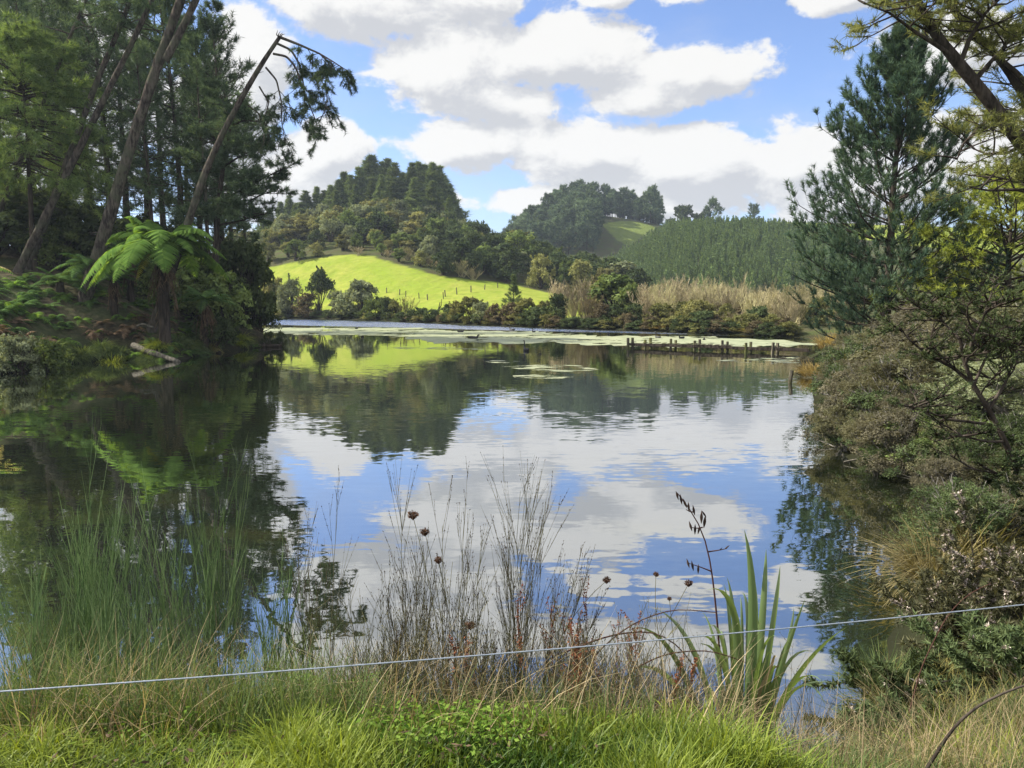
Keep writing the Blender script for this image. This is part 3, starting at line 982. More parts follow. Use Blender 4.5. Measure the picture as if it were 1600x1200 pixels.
def bush(seed, h, w, nl, nleaf, ls, leaf='bush_green', bark='bark_dark', low=0.2, open_=0.0, asp=0.5, stems=True, flat=1.0, lobe=0.30, spray=0):
    """shrub or round tree: leaves gathered on uneven lobes carried by stems from the base"""
    rng = np.random.default_rng(seed)
    tr, cr = MB(), MB()
    a = rng.uniform(0, 6.28, nl)
    t = rng.uniform(0, 1, nl) ** 0.8
    zc = h * (low + (0.93 - low - lobe * .35) * t)
    rad = w / 2 * np.sqrt(np.clip(1 - (t * .93) ** 2.2, .05, 1)) * rng.uniform(.25, .85, nl)
    LC = np.stack([np.sin(a) * rad, np.cos(a) * rad, zc], -1)
    LR = lobe * w * rng.uniform(.55, 1.05, nl) * (1 - .25 * t)
    if stems:
        n = nl
        s = np.linspace(0, 1, 6)[None, :, None]
        b = rng.normal(0, .03 * w, (n, 1, 3)) * np.array([1, 1, 0])
        mid = (LC * np.array([.35, .35, .55]))[:, None]
        P = (1 - s) ** 2 * b + 2 * s * (1 - s) * mid + s * s * LC[:, None] + rng.normal(0, .012 * w, (n, 6, 3)) * s
        P[:, 0, 2] -= .15
        tr.tubes(P, np.linspace(1, .25, 6)[None] * (.012 * h + .008) * rng.uniform(.6, 1.4, (n, 1)), 4)
        TW = twigs_on(rng, P, 5, .55, .35, upb=.3)
        tr.tubes(TW, np.full((len(TW), 3), .004 * h + .003) * np.array([[1, .7, .4]]), 3)
    k = rng.integers(0, nl, nleaf)
    d = rand_unit(rng, nleaf)
    d[:, 2] = np.where(d[:, 2] < -.35, -d[:, 2] * .6, d[:, 2])
    rr = LR[k] * rng.uniform(.35 + .2 * (1 - open_), 1.08, nleaf) ** .6
    C = LC[k] + d * rr[:, None] * np.array([1, 1, flat])
    C += rng.normal(0, .05 * w * lobe, (nleaf, 3))
    C[:, 2] = np.maximum(C[:, 2], .03 * h * rng.uniform(0, 1, nleaf))
    # sprigs that stick out beyond the lobes
    ns_ = max(6, nleaf // 110)
    sk = rng.integers(0, nl, ns_)
    sd_ = unit(rand_unit(rng, ns_) + np.array([0, 0, .7]))
    s0_ = LC[sk] + sd_ * LR[sk][:, None] * .6
    s1_ = LC[sk] + sd_ * LR[sk][:, None] * rng.uniform(1.15, 1.75, (ns_, 1)) + rng.normal(0, .04 * w, (ns_, 3))
    m_ = int(nleaf * .34)
    q = rng.integers(0, ns_, m_)
    C[:m_] = s0_[q] + (s1_ - s0_)[q] * rng.uniform(0, 1, (m_, 1)) + rng.normal(0, .012 * w, (m_, 3))
    C[:m_, 2] = np.maximum(C[:m_, 2], .03 * h)
    k[:m_] = sk[q]
    if stems:
        tr.tubes(np.stack([s0_, s1_], 1), np.full((ns_, 2), .0025 * h + .002) * np.array([[1, .4]]), 3)
    nr = unit(d + rng.normal(0, .7, (nleaf, 3)) + np.array([0, 0, .35]))
    lt = rng.uniform(.2, .8, nl)[k]
    tt = np.clip(lt + rng.uniform(-.3, .3, nleaf), 0, 1)
    if spray:
        D = unit(d + np.array([0, 0, .5]) + rng.normal(0, .3, (nleaf, 3)))
        cr.needles(C, D, rng, spray, ls * 2.4, ls * .55, .9, tt)
    else:
        l = ls * rng.uniform(.6, 1.3, nleaf)
        cr.leaves(C, nr, rand_unit(rng, nleaf), l, l * asp, tt)
    out = []
    if stems:
        out.append(('trunk', tr.mesh('shrub_stems', M[bark], True), None))
    out.append(('crown', cr.mesh('shrub_crown', M[leaf]), None))
    return out


def bare_tree(seed, h, w, ns, ntw, leaf='twig_pale', leafy=0):
    """leafless multi-stemmed willow or poplar"""
    rng = np.random.default_rng(seed)
    tr, cr = MB(), MB()
    b = rng.normal(0, .05 * w, (ns, 3)) * np.array([1, 1, 0])
    P = branch_set(rng, b, rng.uniform(0, 6.28, ns), h * rng.uniform(.70, 1.02, ns), np.arctan2(h, w * .5 * rng.uniform(.1, 1.5, ns)), rng.uniform(-.06, .06, ns), 7, .05)
    tr.tubes(P, np.linspace(1, .15, 7)[None] * (.011 * h) * rng.uniform(.6, 1.2, (ns, 1)), 4)
    T1 = twigs_on(rng, P, ntw, .2, .34, (.3, .8), .35, 4, .25)
    T2 = twigs_on(rng, T1, 5, .2, .5, (.3, .8), .3, 3, .2)
    cr.tubes(T1, np.full((len(T1), 4), .0045 * h) * np.array([[1, .8, .6, .4]]), 3, rng.uniform(0, .7, len(T1)))
    sd = rand_unit(rng, len(T2))
    cr.ribbons(T2, np.array([[.0038 * h, .0032 * h, .0016 * h]]), sd, rng.uniform(.1, 1, len(T2)))
    if leafy:
        C, D = tufts(rng, T2, 2, .3)
        k = rng.integers(0, len(C), leafy)
        cr.leaves(C[k], rand_unit(rng, leafy), D[k], .012 * h, .006 * h, rng.uniform(.4, 1, leafy))
    return [('trunk', tr.mesh('willow_stems', M[leaf], True), None), ('crown', cr.mesh('willow_twigs', M[leaf]), None)]


def tussock(seed, n, h, spread, w=0.004, droop=0.7, K=6, up=(0.75, 1.5), base_r=0.12):
    rng = np.random.default_rng(seed)
    az = rng.uniform(0, 6.28, n)
    b = np.stack([np.sin(az), np.cos(az), az * 0], -1) * (base_r * np.sqrt(rng.uniform(0, 1, n)))[:, None]
    L = h * rng.uniform(.55, 1.15, n)
    P = branch_set(rng, b, az + rng.normal(0, .5, n), L * spread, rng.uniform(up[0], up[1], n), -droop * rng.uniform(.4, 1.2, n), K, .02)
    k = np.linspace(0, 1, K)
    W = w * (1 - k ** 2.2 * .92)
    sd = unit(np.stack([np.cos(az), -np.sin(az), rng.normal(0, .3, n)], -1))
    return MB().ribbons(P, np.broadcast_to(W, (n, K)) * rng.uniform(.7, 1.3, (n, 1)), sd, np.clip(rng.uniform(0, .75, n)[:, None] + k[None] * .3, 0, 1))


def frond_mb(mb, rng, base, az, L, up, droop, npair=24, pl=0.17, pw=0.017, tint=(0.2, 0.9), twist=0.0):
    """one fern frond: arched rachis with drooping, toothed side leaflets"""
    K = 12
    s = np.linspace(0, 1, K)
    r = L * (s * cos(up) * (1 - .12 * s))
    z = L * (s * sin(up) - droop * s ** 2.1)
    d = np.array([sin(az), cos(az), 0])
    R = base + d[None] * r[:, None] + np.array([0, 0, 1.0]) * z[:, None]
    mb.tubes(R, np.linspace(.011, .003, K) * max(L / 2.5, .3), 3, 0.35)
    T = unit(np.gradient(R, axis=0))
    side0 = np.array([cos(az), -sin(az), 0])
    ss = np.linspace(.14, .99, npair)
    C = path_interp(R, ss)
    Tn = unit(np.stack([np.interp(ss, s, T[:, i]) for i in range(3)], -1))
    N = unit(np.cross(side0[None], Tn))
    N = np.where(N[:, 2:3] < 0, -N, N)
    ln = L * pl * np.clip(np.sin(np.pi * (0.10 + 0.90 * ss) ** .85) * 1.05 + .05, .06, 1)
    for sg in (-1, 1):
        dirs = unit(side0 * sg + Tn * .42 + rng.normal(0, .06, (npair, 3)))
        u = np.linspace(0, 1, 5)[None, :, None]
        P = C[:, None] + dirs[:, None] * ln[:, None, None] * u - N[:, None] * (ln[:, None, None] * .28 * u ** 2)
        P[:, :, 2] -= ln[:, None] * .10 * u[:, :, 0] ** 2
        wd = L * pw * np.array([.55, 1.0, .92, .6, .06])
        sd = unit(Tn)[:, None] * np.ones((1, 5, 1))
        mb.ribbons(P, np.broadcast_to(wd, (npair, 5)) * (ln / ln.max())[:, None] ** .4, unit(Tn), rng.uniform(tint[0], tint[1], npair))
    return mb


def grass_blades(mb, rng, X, Y, Z, hgt, lean, w, tint, K=4):
    n = len(X)
    az = rng.uniform(0, 6.28, n)
    k = np.linspace(0, 1, K)[None]
    bend = (lean * rng.uniform(.2, 1.4, n))[:, None]
    P = np.stack([X[:, None] + np.sin(az)[:, None] * bend * hgt[:, None] * k ** 1.7,
                  Y[:, None] + np.cos(az)[:, None] * bend * hgt[:, None] * k ** 1.7,
                  Z[:, None] + hgt[:, None] * (k - .35 * np.minimum(bend, 1.2) * k ** 2.2) - .02], -1)
    a2 = az + pi / 2 + rng.normal(0, .5, n)
    sd = np.stack([np.sin(a2), np.cos(a2), np.zeros(n)], -1)
    W = w * (1 - np.linspace(0, 1, K) ** 1.8 * .95)
    return mb.ribbons(P, np.broadcast_to(W, (n, K)) * rng.uniform(.6, 1.3, (n, 1)), sd, np.clip(tint[:, None] + k * .25 - .1, 0, 1))


# ------------------------------------------------------------------ prototypes
RND = random.Random(11)
prof_full = lambda t: min(1, (t + .10) * 4) * (1 - t) ** .75 + .10
prof_top = lambda t: min(1, .55 + t * 1.6) * (1 - t * t) ** .7 + .08
prof_cone = lambda t: (1 - t) ** 1.15 * min(1, .7 + t * 2) + .06
prof_umb = lambda t: .35 + .65 * sin(pi * min(1, .15 + t * .8))

FOREST = [pine(100 + i, 28, .36, .22 + .07 * (i % 3), 4.6, prof_top, 62, (-.10, .75), (.10, .15), 8, 3, 10, .55, .055, .34, (RND.uniform(-.02, .05), 0), dead=18) for i in range(4)]
KNOLL = [pine(120 + i, 20, .28, .04, 4.0, prof_cone, 105, (.10, 1.0), (.14, .1), 7, 2, 8, 0.95, .17, .34, (RND.uniform(-.02, .02), 0), leaf='needle_knoll', bark='bark_dark', sides=5, fwd=1.1, upb=.5, limbs=False) for i in range(4)]
FARP = [pine(140 + i, 18, .3, .22, 4.2, prof_umb, 40, (.1, .8), (.08, .1), 4, 2, 8, 1.5, .34, .38, (RND.uniform(-.05, .05), 0), leaf='needle_far', bark='bark_dark', sides=5, limbs=False) for i in range(4)]
UMB = [pine(150 + i, 15, .3, .45, 4.6, prof_umb, 34, (.1, .8), (.05, .1), 5, 2, 8, 1.2, .22, .36, (.03, 0), leaf='needle_far', bark='bark_dark', sides=5) for i in range(2)]


def plantation_conifer(seed):
    rng = np.random.default_rng(seed)
    n = 150
    t = rng.uniform(0, 1, n)
    r = 1.55 * (1 - t) ** .9 * rng.uniform(.55, 1.05, n)
    a = rng.uniform(0, 6.28, n)
    C = np.stack([np.sin(a) * r, np.cos(a) * r, .5 + 6.8 * t], -1)
    D = unit(np.stack([np.sin(a), np.cos(a), .9 + 0 * a], -1) + rng.normal(0, .25, (n, 3)))
    nr = unit(np.cross(D, np.stack([np.cos(a), -np.sin(a), 0 * a], -1)) + rng.normal(0, .3, (n, 3)))
    return MB().leaves(C, nr, D, .75 * (1.15 - .6 * t), .30 * (1.1 - .5 * t), rng.uniform(0, 1, n))


PLANT = [[('conifer', plantation_conifer(160 + i).mesh('plantation_conifer', M['needle_plant']), None)] for i in range(3)]

BUSHES = [bush(200 + i, 6.0, 6.4, 22 + 4 * i, 5000, .22, low=.14, lobe=.21) for i in range(4)]
SHRUB = [bush(220 + i, 3.6, 4.2, 20 + 3 * i, 4600, .12, low=.10, lobe=.20, open_=.4) for i in range(4)]
TALLB = [bush(230 + i, 8.0, 5.2, 18, 4200, .25, low=.14, lobe=.26, open_=.3) for i in range(3)]
FINE = [bush(240 + i, 3.0, 3.4, 40, 7500, .040, low=.10, lobe=.145, open_=.5, spray=3, bark='bark_grey') for i in range(3)]
LEAFY = [bush(250 + i, 3.0, 3.4, 42, 12500, .052, low=.05, lobe=.145, open_=.5, asp=.40, bark='bark_grey') for i in range(3)]
WILLOW = [bare_tree(260 + i, 6.0, 5.6, 16, 12) for i in range(3)]
POPLAR = [bare_tree(270 + i, 9.0, 3.4, 9, 16) for i in range(2)]
BROWNW = [bare_tree(280 + i, 5.0, 4.6, 14, 11, 'twig_pale', 2600) for i in range(2)]


def px_x(px, Y):
    return at(px, HZ, Y)[0]


def kit(kind):
    return {'bush': BUSHES, 'shrub': SHRUB, 'tall': TALLB, 'fine': FINE, 'leafy': LEAFY, 'willow': WILLOW, 'poplar': POPLAR, 'brown': BROWNW}[kind]


KH = {'bush': 6.0, 'shrub': 3.6, 'tall': 8.0, 'fine': 3.0, 'leafy': 3.0, 'willow': 6.0, 'poplar': 9.0, 'brown': 5.0}
KW = {'bush': 6.4, 'shrub': 4.2, 'tall': 5.2, 'fine': 3.4, 'leafy': 3.4, 'willow': 5.6, 'poplar': 3.4, 'brown': 4.6}


def put(kind, i, name, x, y, h, w, mat=None, label=None, cat='shrub', group=None, rz=None, sink=0.1):
    p = kit(kind)[i % len(kit(kind))]
    s = (w / KW[kind], w / KW[kind], h / KH[kind])
    mats = None
    if mat:
        mats = {'crown': M[mat]}
        if kind in ('willow', 'poplar', 'brown'):
            mats['trunk'] = M[mat]
    return place(p, name, gp(x, y, -sink), s, RND.uniform(0, 6.28) if rz is None else rz, label, cat, group, mats)


# ------------------------------------------------------------------ far hills
def far_hills():
    R = random.Random(5)
    # second hill: dark pine wood
    n = 0
    tries = 0
    pts = []
    while n < 290 and tries < 16000:
        tries += 1
        x = R.uniform(-40, 150)
        y = R.uniform(352, 462)
        if pip(PATCH2, np.array([x, x, x - 2.5, x + 2.5]), np.array([y, y - 4, y, y])).any() or (x > 62 and y < 420 and pip(RIDGE, np.array([x]), np.array([y]))[0]):
            continue
        z = gz(x, y)
        if x > .190 * y or z < 8 or (.112 < x / y and y < 414 and z + 13.0 > 83 / F * y):
            continue
        if any((x - a) ** 2 + (y - b) ** 2 < 19 for a, b in pts):
            continue
        pts.append((x, y))
        s = R.uniform(.55, .95)
        place(FARP[n % 4], 'pine_tree', gp(x, y, -.3), (s * 1.05, s * 1.05, s * R.uniform(.85, 1.1)), R.uniform(0, 6.28),
              'dark pine in the dense wood covering the far shaded hill', 'tree', 'pines of the far dark hill')
        n += 1
    # pale gum trees in front of that wood
    for i, (px, top, Y) in enumerate([(857, 345, 372), (866, 348, 374), (893, 352, 372), (898, 362, 368)]):
        x = px_x(px, Y)
        z0 = gz(x, Y)
        zt = at(px, top, Y)[2]
        put('tall', i, 'gum_tree', x, Y, max(8, zt - z0), 5.0, 'bush_grey', 'tall pale gum tree standing out before the dark far wood', 'tree', 'pale gum trees on the far hill')
    # ridge trees against the sky
    ridge = [(1062, 318, 402, 'bush', 15, 'big round dark tree on the bright grass ridge'), (1087, 328, 400, 'tall', 9, 'smaller round tree beside the big round ridge tree'),
             (1112, 318, 396, 'umb', 9, 'tall open-crowned pine on the grass ridge'), (1122, 340, 396, 'bush', 7, 'low leaning tree at the foot of the ridge pine'), (1098, 332, 398, 'umb', 7, 'thin pine between the round ridge trees'),
             (1042, 342, 400, 'shrub', 6, 'small dark bush at the left end of the ridge trees'), (1174, 325, 400, 'umb', 8, 'lone small pine standing apart on the ridge')]
    for i, (px, top, Y, k, w, lab) in enumerate(ridge):
        x = px_x(px, Y)
        z0 = gz(x, Y)
        h = max(5, at(px, top, Y)[2] - z0)
        if k == 'umb':
            place(UMB[i % 2], 'ridge_pine', gp(x, Y, -.2), (w / 9.0, w / 9.0, h / 15.0), R.uniform(0, 6), lab, 'tree')
        else:
            put(k, i, 'ridge_tree', x, Y, h, w, 'bush_dark', lab, 'tree')
    # third hill: young pine plantation
    P = []
    for r in range(84):
        for c in range(92):
            x = 26 + c * 2.1 + (r % 2) * 1.05 + R.uniform(-.5, .5)
            y = 222 + r * 1.95 + R.uniform(-.5, .5)
            if y > 352 + .1 * (x - 60) or x > 200:
                continue
            z = gz(x, y)
            if z < 5.5 or 31.0 * float(agau(x, y, 74, 332, 24, 140, 52, 60)) < z - 6:
                continue
            pyb = HZ - (z + 5 - CAMZ) / y * F
            pxb = 800 + x / y * F
            if pxb > 1330 or pyb > 462:
                continue
            if R.random() > .06:
                P.append((x, y, z, pxb, pyb))
    R.shuffle(P)
    key = lambda p: (p[1] + (400 if p[3] > 1245 else 0) + (60 if p[4] > 446 else 0))
    P.sort(key=key)
    for i, (x, y, z, a, b) in enumerate(P[:290]):
        s = R.uniform(.5, .95)
        place(PLANT[i % 3], 'plantation_conifer', (x, y, z - .3), (s, s, s * R.uniform(.85, 1.15)), R.uniform(0, 6.28),
              'young conifer in the even plantation on the rounded hill', 'tree', 'young conifers of the plantation hill')
    base = [plantation_conifer(170 + i) for i in range(4)]
    mb = MB()
    for i, (x, y, z, a, b) in enumerate(P[290:]):
        q = base[i % 4]
        s = R.uniform(.5, .95)
        an = R.uniform(0, 6.28)
        V = np.concatenate(q.V)
        V = np.stack([V[:, 0] * cos(an) - V[:, 1] * sin(an), V[:, 0] * sin(an) + V[:, 1] * cos(an), V[:, 2]], -1) * s + np.array([x, y, z - .3])
        mb.add(V, q.Q[0], None, q.t[0])
    if mb.n:
        tag(mb.build('conifer_plantation', M['needle_plant']), 'massed young conifers higher up the plantation hill', 'plantation', None, 'stuff')


far_hills()


# ------------------------------------------------------------------ wooded knoll behind the pasture
def knoll():
    R = random.Random(8)
    tops = [(425, 330), (440, 318), (455, 308), (468, 318), (482, 300), (497, 294), (508, 300), (521, 290), (534, 283), (546, 272), (556, 276), (566, 262), (577, 254), (590, 247), (598, 256), (607, 249), (619, 257),
            (634, 272), (643, 257), (655, 254), (667, 260), (676, 257), (684, 263), (694, 274), (703, 290), (712, 305), (600, 275), (560, 290), (650, 280), (675, 285), (530, 300), (615, 285), (585, 285), (700, 312)]
    for i, (px, top) in enumerate(tops):
        Y = 238 + R.uniform(-8, 14) + (6 if i < 26 else -8)
        x = px_x(px, Y)
        z0 = gz(x, Y)
        h = at(px, top, Y)[2] - z0 + .3
        s = max(h, 6) / 20.0
        sw = s * R.uniform(.8, 1.35) * 2.05
        place(KNOLL[i % 4], 'knoll_pine', gp(x, Y, -.3), (sw, sw, s), R.uniform(0, 6.28), 'tall dark pine in the clump crowning the near knoll', 'tree', 'pines crowning the knoll')
    # mixed bush below and round the pines
    mats = ['bush_olive', 'bush_green', 'bush_grey', 'bush_olive', 'bush_dark', 'bush_green', 'bush_grey']
    labs = {'bush_olive': 'olive green rounded bush tree on the knoll slope', 'bush_green': 'mid green rounded bush tree on the knoll slope',
            'bush_grey': 'grey green rounded bush tree on the knoll slope', 'bush_dark': 'dark rounded bush tree on the shaded knoll slope'}
    pts = []
    n = tries = 0
    while n < 298 and tries < 14000:
        tries += 1
        x = R.uniform(-92, 26)
        y = R.uniform(158, 250)
        if gz(x, y) < 1.6 or 800 + x / y * F < 372:
            continue
        if pip(PASTURE, np.array([x, x, x - 1, x + 1]), np.array([y, y - .8, y, y])).any() or (y < PASTURE[2:15, 1].min() and x < 6) or (x < 8 and y < float(np.interp(x, PASTURE[2:15, 0], PASTURE[2:15, 1]))):
            continue
        pyb = HZ - (gz(x, y) - CAMZ) / y * F
        if any((x - a) ** 2 + (y - b) ** 2 < 9.5 for a, b in pts):
            continue
        pts.append((x, y))
        shade = x > -18 and R.random() < .62  # shade on the knoll's right side put into darker leaf colour
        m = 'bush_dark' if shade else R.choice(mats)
        h = R.uniform(4.2, 8.0) if y > 192 or x > -15 else R.uniform(2.8, 5.2)
        if x > -6:
            h *= 1.1
        w = h * R.uniform(.85, 1.25)
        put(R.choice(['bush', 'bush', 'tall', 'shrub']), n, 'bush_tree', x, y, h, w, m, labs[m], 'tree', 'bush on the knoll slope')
        n += 1
    # pale low scrub along the top edge of the pasture
    for i, (px, py, w) in enumerate([(637, 403, 5), (672, 413, 4), (690, 420, 5), (722, 430, 6), (605, 398, 3), (655, 410, 3), (560, 396, 4), (740, 434, 4)]):
        p = hit(px, py + 4)
        if p is not None:
            put('brown', i, 'scrub_bush', p[0], p[1], w * .55, w, 'twig_pale', 'pale dry scrub at the top edge of the bright pasture', 'shrub', 'pale scrub above the pasture')
    # fence posts across the pasture
    post = [('fence_post', MB().box((0, 0, .55), (.075, .075, .75)).mesh('fence_post', M['wood']), None)]
    for i, (px, py) in enumerate([(604, 458), (624, 462), (634, 464), (655, 467), (668, 470), (696, 464), (714, 461), (736, 458), (757, 453), (778, 450), (693, 468)]):
        p = hit(px, py)
        if p is not None:
            place(post, 'fence_post', p - np.array([0, 0, .2]), R.uniform(.9, 1.2), R.uniform(0, 1), 'small grey fence post standing in the bright pasture', 'fence post', 'fence posts across the pasture', None, (R.uniform(-.08, .08), R.uniform(-.08, .08)))


knoll()


# ------------------------------------------------------------------ far shore shrubs and willows
SHORE = [(-48, 151), (-27, 136), (-9.4, 113.5), (4, 97), (14.5, 87), (20, 80), (27, 72)]


def shore_y(px):
    """distance of the far shore in the direction of a photo column"""
    k = (px - 800.0) / (F * CP)
    ys = np.linspace(60, 160, 400)
    d = sdf(k * ys, ys)
    i = np.nonzero((d[1:] > 0) & (d[:-1] <= 0))[0]
    return ys[i[-1] + 1] if len(i) else 110.0


def far_shore():
    R = random.Random(21)
    # (px, top py, width px, kind, material, extra distance behind the shore, label or None)
    items = [(418, 436, 40, 'shrub', 'bush_olive', 3, None), (432, 428, 44, 'bush', 'bush_olive', 5, 'olive shrub at the left end of the far shore'), (455, 434, 50, 'bush', 'bush_grey', 2.5, 'big pale grey green shrub left of the dark single tree'),
             (478, 458, 44, 'shrub', 'bush_brown', 1.5, None), (498, 416, 42, 'oak', 'bush_dark', 4, 'dark rounded tree with a bare trunk on the far shore'),
             (525, 452, 34, 'shrub', 'bush_grey', 3, None), (545, 448, 48, 'bush', 'bush_grey', 3, 'silvery shrub left of the pointed grey green tree'), (567, 430, 46, 'tall', 'bush_grey', 3, 'pointed grey green tree below the bright pasture'), (590, 456, 40, 'shrub', 'bush_green', 2, None),
             (605, 464, 30, 'shrub', 'bush_dark', 2, None), (618, 468, 28, 'shrub', 'bush_olive', 3, None), (636, 466, 26, 'brown', 'bush_brown', 3, None), (652, 476, 34, 'shrub', 'bush_dark', 1.5, None), (676, 482, 34, 'shrub', 'bush_dark', 1.5, None),
             (700, 474, 30, 'shrub', 'bush_dark', 2, None), (712, 470, 28, 'shrub', 'bush_olive', 2, None), (735, 462, 44, 'bush', 'bush_olive', 2, 'spreading olive shrub below the middle of the pasture'), (752, 470, 34, 'shrub', 'bush_grey', 1.5, None),
             (775, 474, 32, 'shrub', 'bush_brown', 1.5, None), (800, 472, 42, 'bush', 'bush_brown', 2.5, 'brownish shrub under the young pine at the pasture end'), (822, 464, 36, 'bush', 'bush_olive', 4, None), (838, 476, 40, 'bush', 'bush_dark', 2, 'dark shrub at the water right of the pasture'), (852, 466, 28, 'tall', 'bush_olive', 6, None),
             (872, 458, 40, 'bush', 'bush_dark', 3, None), (868, 444, 26, 'poplar', 'twig_pale', 8, None), (882, 446, 24, 'poplar', 'twig_pale', 7, None), (898, 442, 26, 'poplar', 'twig_pale', 9, None), (913, 440, 28, 'poplar', 'twig_pale', 8, None), (895, 466, 32, 'brown', 'twig_pale', 2, None), (918, 462, 40, 'brown', 'bush_brown', 2, None),
             (935, 432, 40, 'tall', 'bush_olive', 14, 'olive tree half hidden by the tall bright green tree'), (962, 420, 74, 'tall', 'bush_green', 9, 'tall bright green tree at the middle of the far shore'), (985, 440, 40, 'bush', 'bush_green', 7, None), (940, 472, 40, 'shrub', 'bush_brown', 2, None), (965, 474, 44, 'bush', 'bush_dark', 2, None), (992, 474, 36, 'shrub', 'bush_dark', 2, None),
             (1030, 472, 46, 'bush', 'bush_olive', 3, 'olive rounded bush right of the tall green tree'), (1012, 494, 26, 'shrub', 'bush_olive', 2, None), (1062, 486, 32, 'shrub', 'bush_olive', 2.5, None), (1088, 468, 54, 'bush', 'bush_olive', 4, 'broad olive bush with yellow top before the pale willows'), (1098, 484, 50, 'bush', 'bush_dark', 2, 'dark bush at the water before the pale willows'), (1075, 492, 40, 'shrub', 'bush_dark', 2, None), (1120, 492, 36, 'shrub', 'bush_brown', 2, None),
             (1140, 496, 32, 'shrub', 'bush_olive', 2, None), (1152, 488, 34, 'brown', 'twig_pale', 3, None), (1186, 474, 40, 'bush', 'bush_dark', 4, 'dark upright bush before the willows near the young pine'), (1208, 490, 34, 'shrub', 'bush_olive', 4, None), (1225, 496, 34, 'shrub', 'bush_brown', 4, None)]
    oak = bush(291, 8.0, 7.0, 20, 4200, .25, low=.45, lobe=.24)
    names = {'bush_olive': 'olive', 'bush_grey': 'grey green', 'bush_brown': 'brownish', 'bush_dark': 'dark green', 'bush_green': 'green', 'twig_pale': 'pale bare'}
    for i, (px, top, w, k, m, back, lab) in enumerate(items):
        Y = shore_y(px) + back
        x = px_x(px, Y)
        z0 = gz(x, Y)
        h = max(1.2, at(px, top, Y)[2] - z0 + .1)
        wd = w * 1.12 / F * Y
        grp = None if lab else 'shrubs along the far shore'
        lab = lab or {'poplar': 'slender pale leafless tree among the far shore shrubs', 'brown': 'pale twiggy half bare shrub on the far shore'}.get(k, f'low {names[m]} shrub in the belt along the far shore')
        nm = {'poplar': 'bare_tree', 'tall': 'shore_tree', 'oak': 'shore_tree'}.get(k, 'shore_shrub')
        if k == 'oak':
            place(oak, nm, gp(x, Y, -.1), (wd / 7, wd / 7, h / 8), 1.0, lab, 'tree', grp, {'crown': M[m]})
        else:
            put(k, i, nm, x, Y, h, wd, m, lab, 'tree' if nm != 'shore_shrub' else 'shrub', grp)
    # low dark fringe at the water's edge
    for i in range(54):
        px = 405 + i * 15.6 + R.uniform(-5, 5)
        Y = shore_y(px) + R.uniform(.5, 1.6)
        x = px_x(px, Y)
        m = R.choice(['bush_dark', 'bush_dark', 'bush_brown', 'bush_olive'])
        put('shrub', i, 'fringe_shrub', x, Y, R.uniform(1.0, 2.0), R.uniform(2.2, 3.6), m, f'knee-high {names[m]} shrub at the far waterline', 'shrub', 'low shrubs at the far waterline')
    # the single young pine at the end of the pasture
    Y = shore_y(802) + 12
    x = px_x(802, Y)
    yp = pine(295, 8, .12, .1, 2.0, prof_cone, 46, (.3, 1.0), (.1, .1), 6, 2, 9, .5, .06, .34, leaf='needle_knoll', bark='bark_dark', sides=5)
    h = at(802, 430, Y)[2] - gz(x, Y)
    place(yp, 'pine_tree', gp(x, Y, -.1), (1, 1, h / 8), 0, 'small young pine alone at the right end of the bright pasture', 'tree')
    # dead stump in the pasture fringe
    Y = shore_y(684) + 6
    x = px_x(684, Y)
    st = MB()
    st.tubes(np.array([[0, 0, -.2], [.1, 0, 1.4], [.35, 0, 2.6]]), np.array([.16, .12, .05]), 6)
    st.tubes(np.array([[.1, 0, 1.3], [.5, .1, 2.0], [.6, .1, 3.1]]), np.array([.1, .08, .03]), 6)
    o = st.build('dead_tree', M['bark_dark'], smooth=True)
    o.location = gp(x, Y)
    tag(o, 'dark forked dead snag below the bright pasture', 'tree')
    # bare willows filling the flat
    pts = []
    n = tries = 0
    while n < 78 and tries < 5000:
        tries += 1
        px = R.uniform(1000, 1330)
        Y = shore_y(min(px, 1260)) + R.uniform(5, 46)
        x = px_x(px, Y)
        if sdf([x], [Y])[0] < 4 or any((x - a) ** 2 + (Y - b) ** 2 < 5.2 for a, b in pts):
            continue
        pts.append((x, Y))
        top = 448 + R.uniform(-10, 16) + (6 if px > 1150 else 0)
        h = max(3.2, min(8.0, at(px, top, Y)[2] - gz(x, Y)))
        if n % 4 == 3:
            put('bush', n, 'flat_shrub', x, Y, h * R.uniform(.55, .85), h * R.uniform(.8, 1.2), R.choice(['bush_olive', 'bush_brown', 'bush_olive']), 'rounded leafy shrub among the pale bare willows', 'shrub', 'leafy shrubs among the bare willows')
            n += 1
            continue
        k = 'willow' if R.random() < .6 else 'brown'
        put(k, n, 'willow', x, Y, h, h * R.uniform(.95, 1.35), 'twig_pale', 'pale leafless willow in the thicket behind the far shore', 'tree', 'bare willows behind the far shore')
        n += 1
    for i, (px, py, w) in enumerate([(1150, 522, 1.6), (1172, 521, 2.2), (1192, 521, 2.4), (1210, 522, 2.0), (1020, 513, 2.2), (1035, 513, 2.0), (1128, 521, 1.6)]):
        Y = shore_y(px) + .8
        x = px_x(px, Y)
        tk = tussock(300 + i, 260, 1.0, 1.0, .02, .5)
        o = tk.build('rush_clump', M['sedge_gold'] if i < 4 else M['orange'])
        o.location = gp(x, Y)
        o.scale = (w, 1, 1)
        tag(o, 'golden rush clump at the far waterline' if i < 4 else 'pale orange rush clump at the far waterline', 'rushes', 'rush clumps at the far waterline')


far_shore()


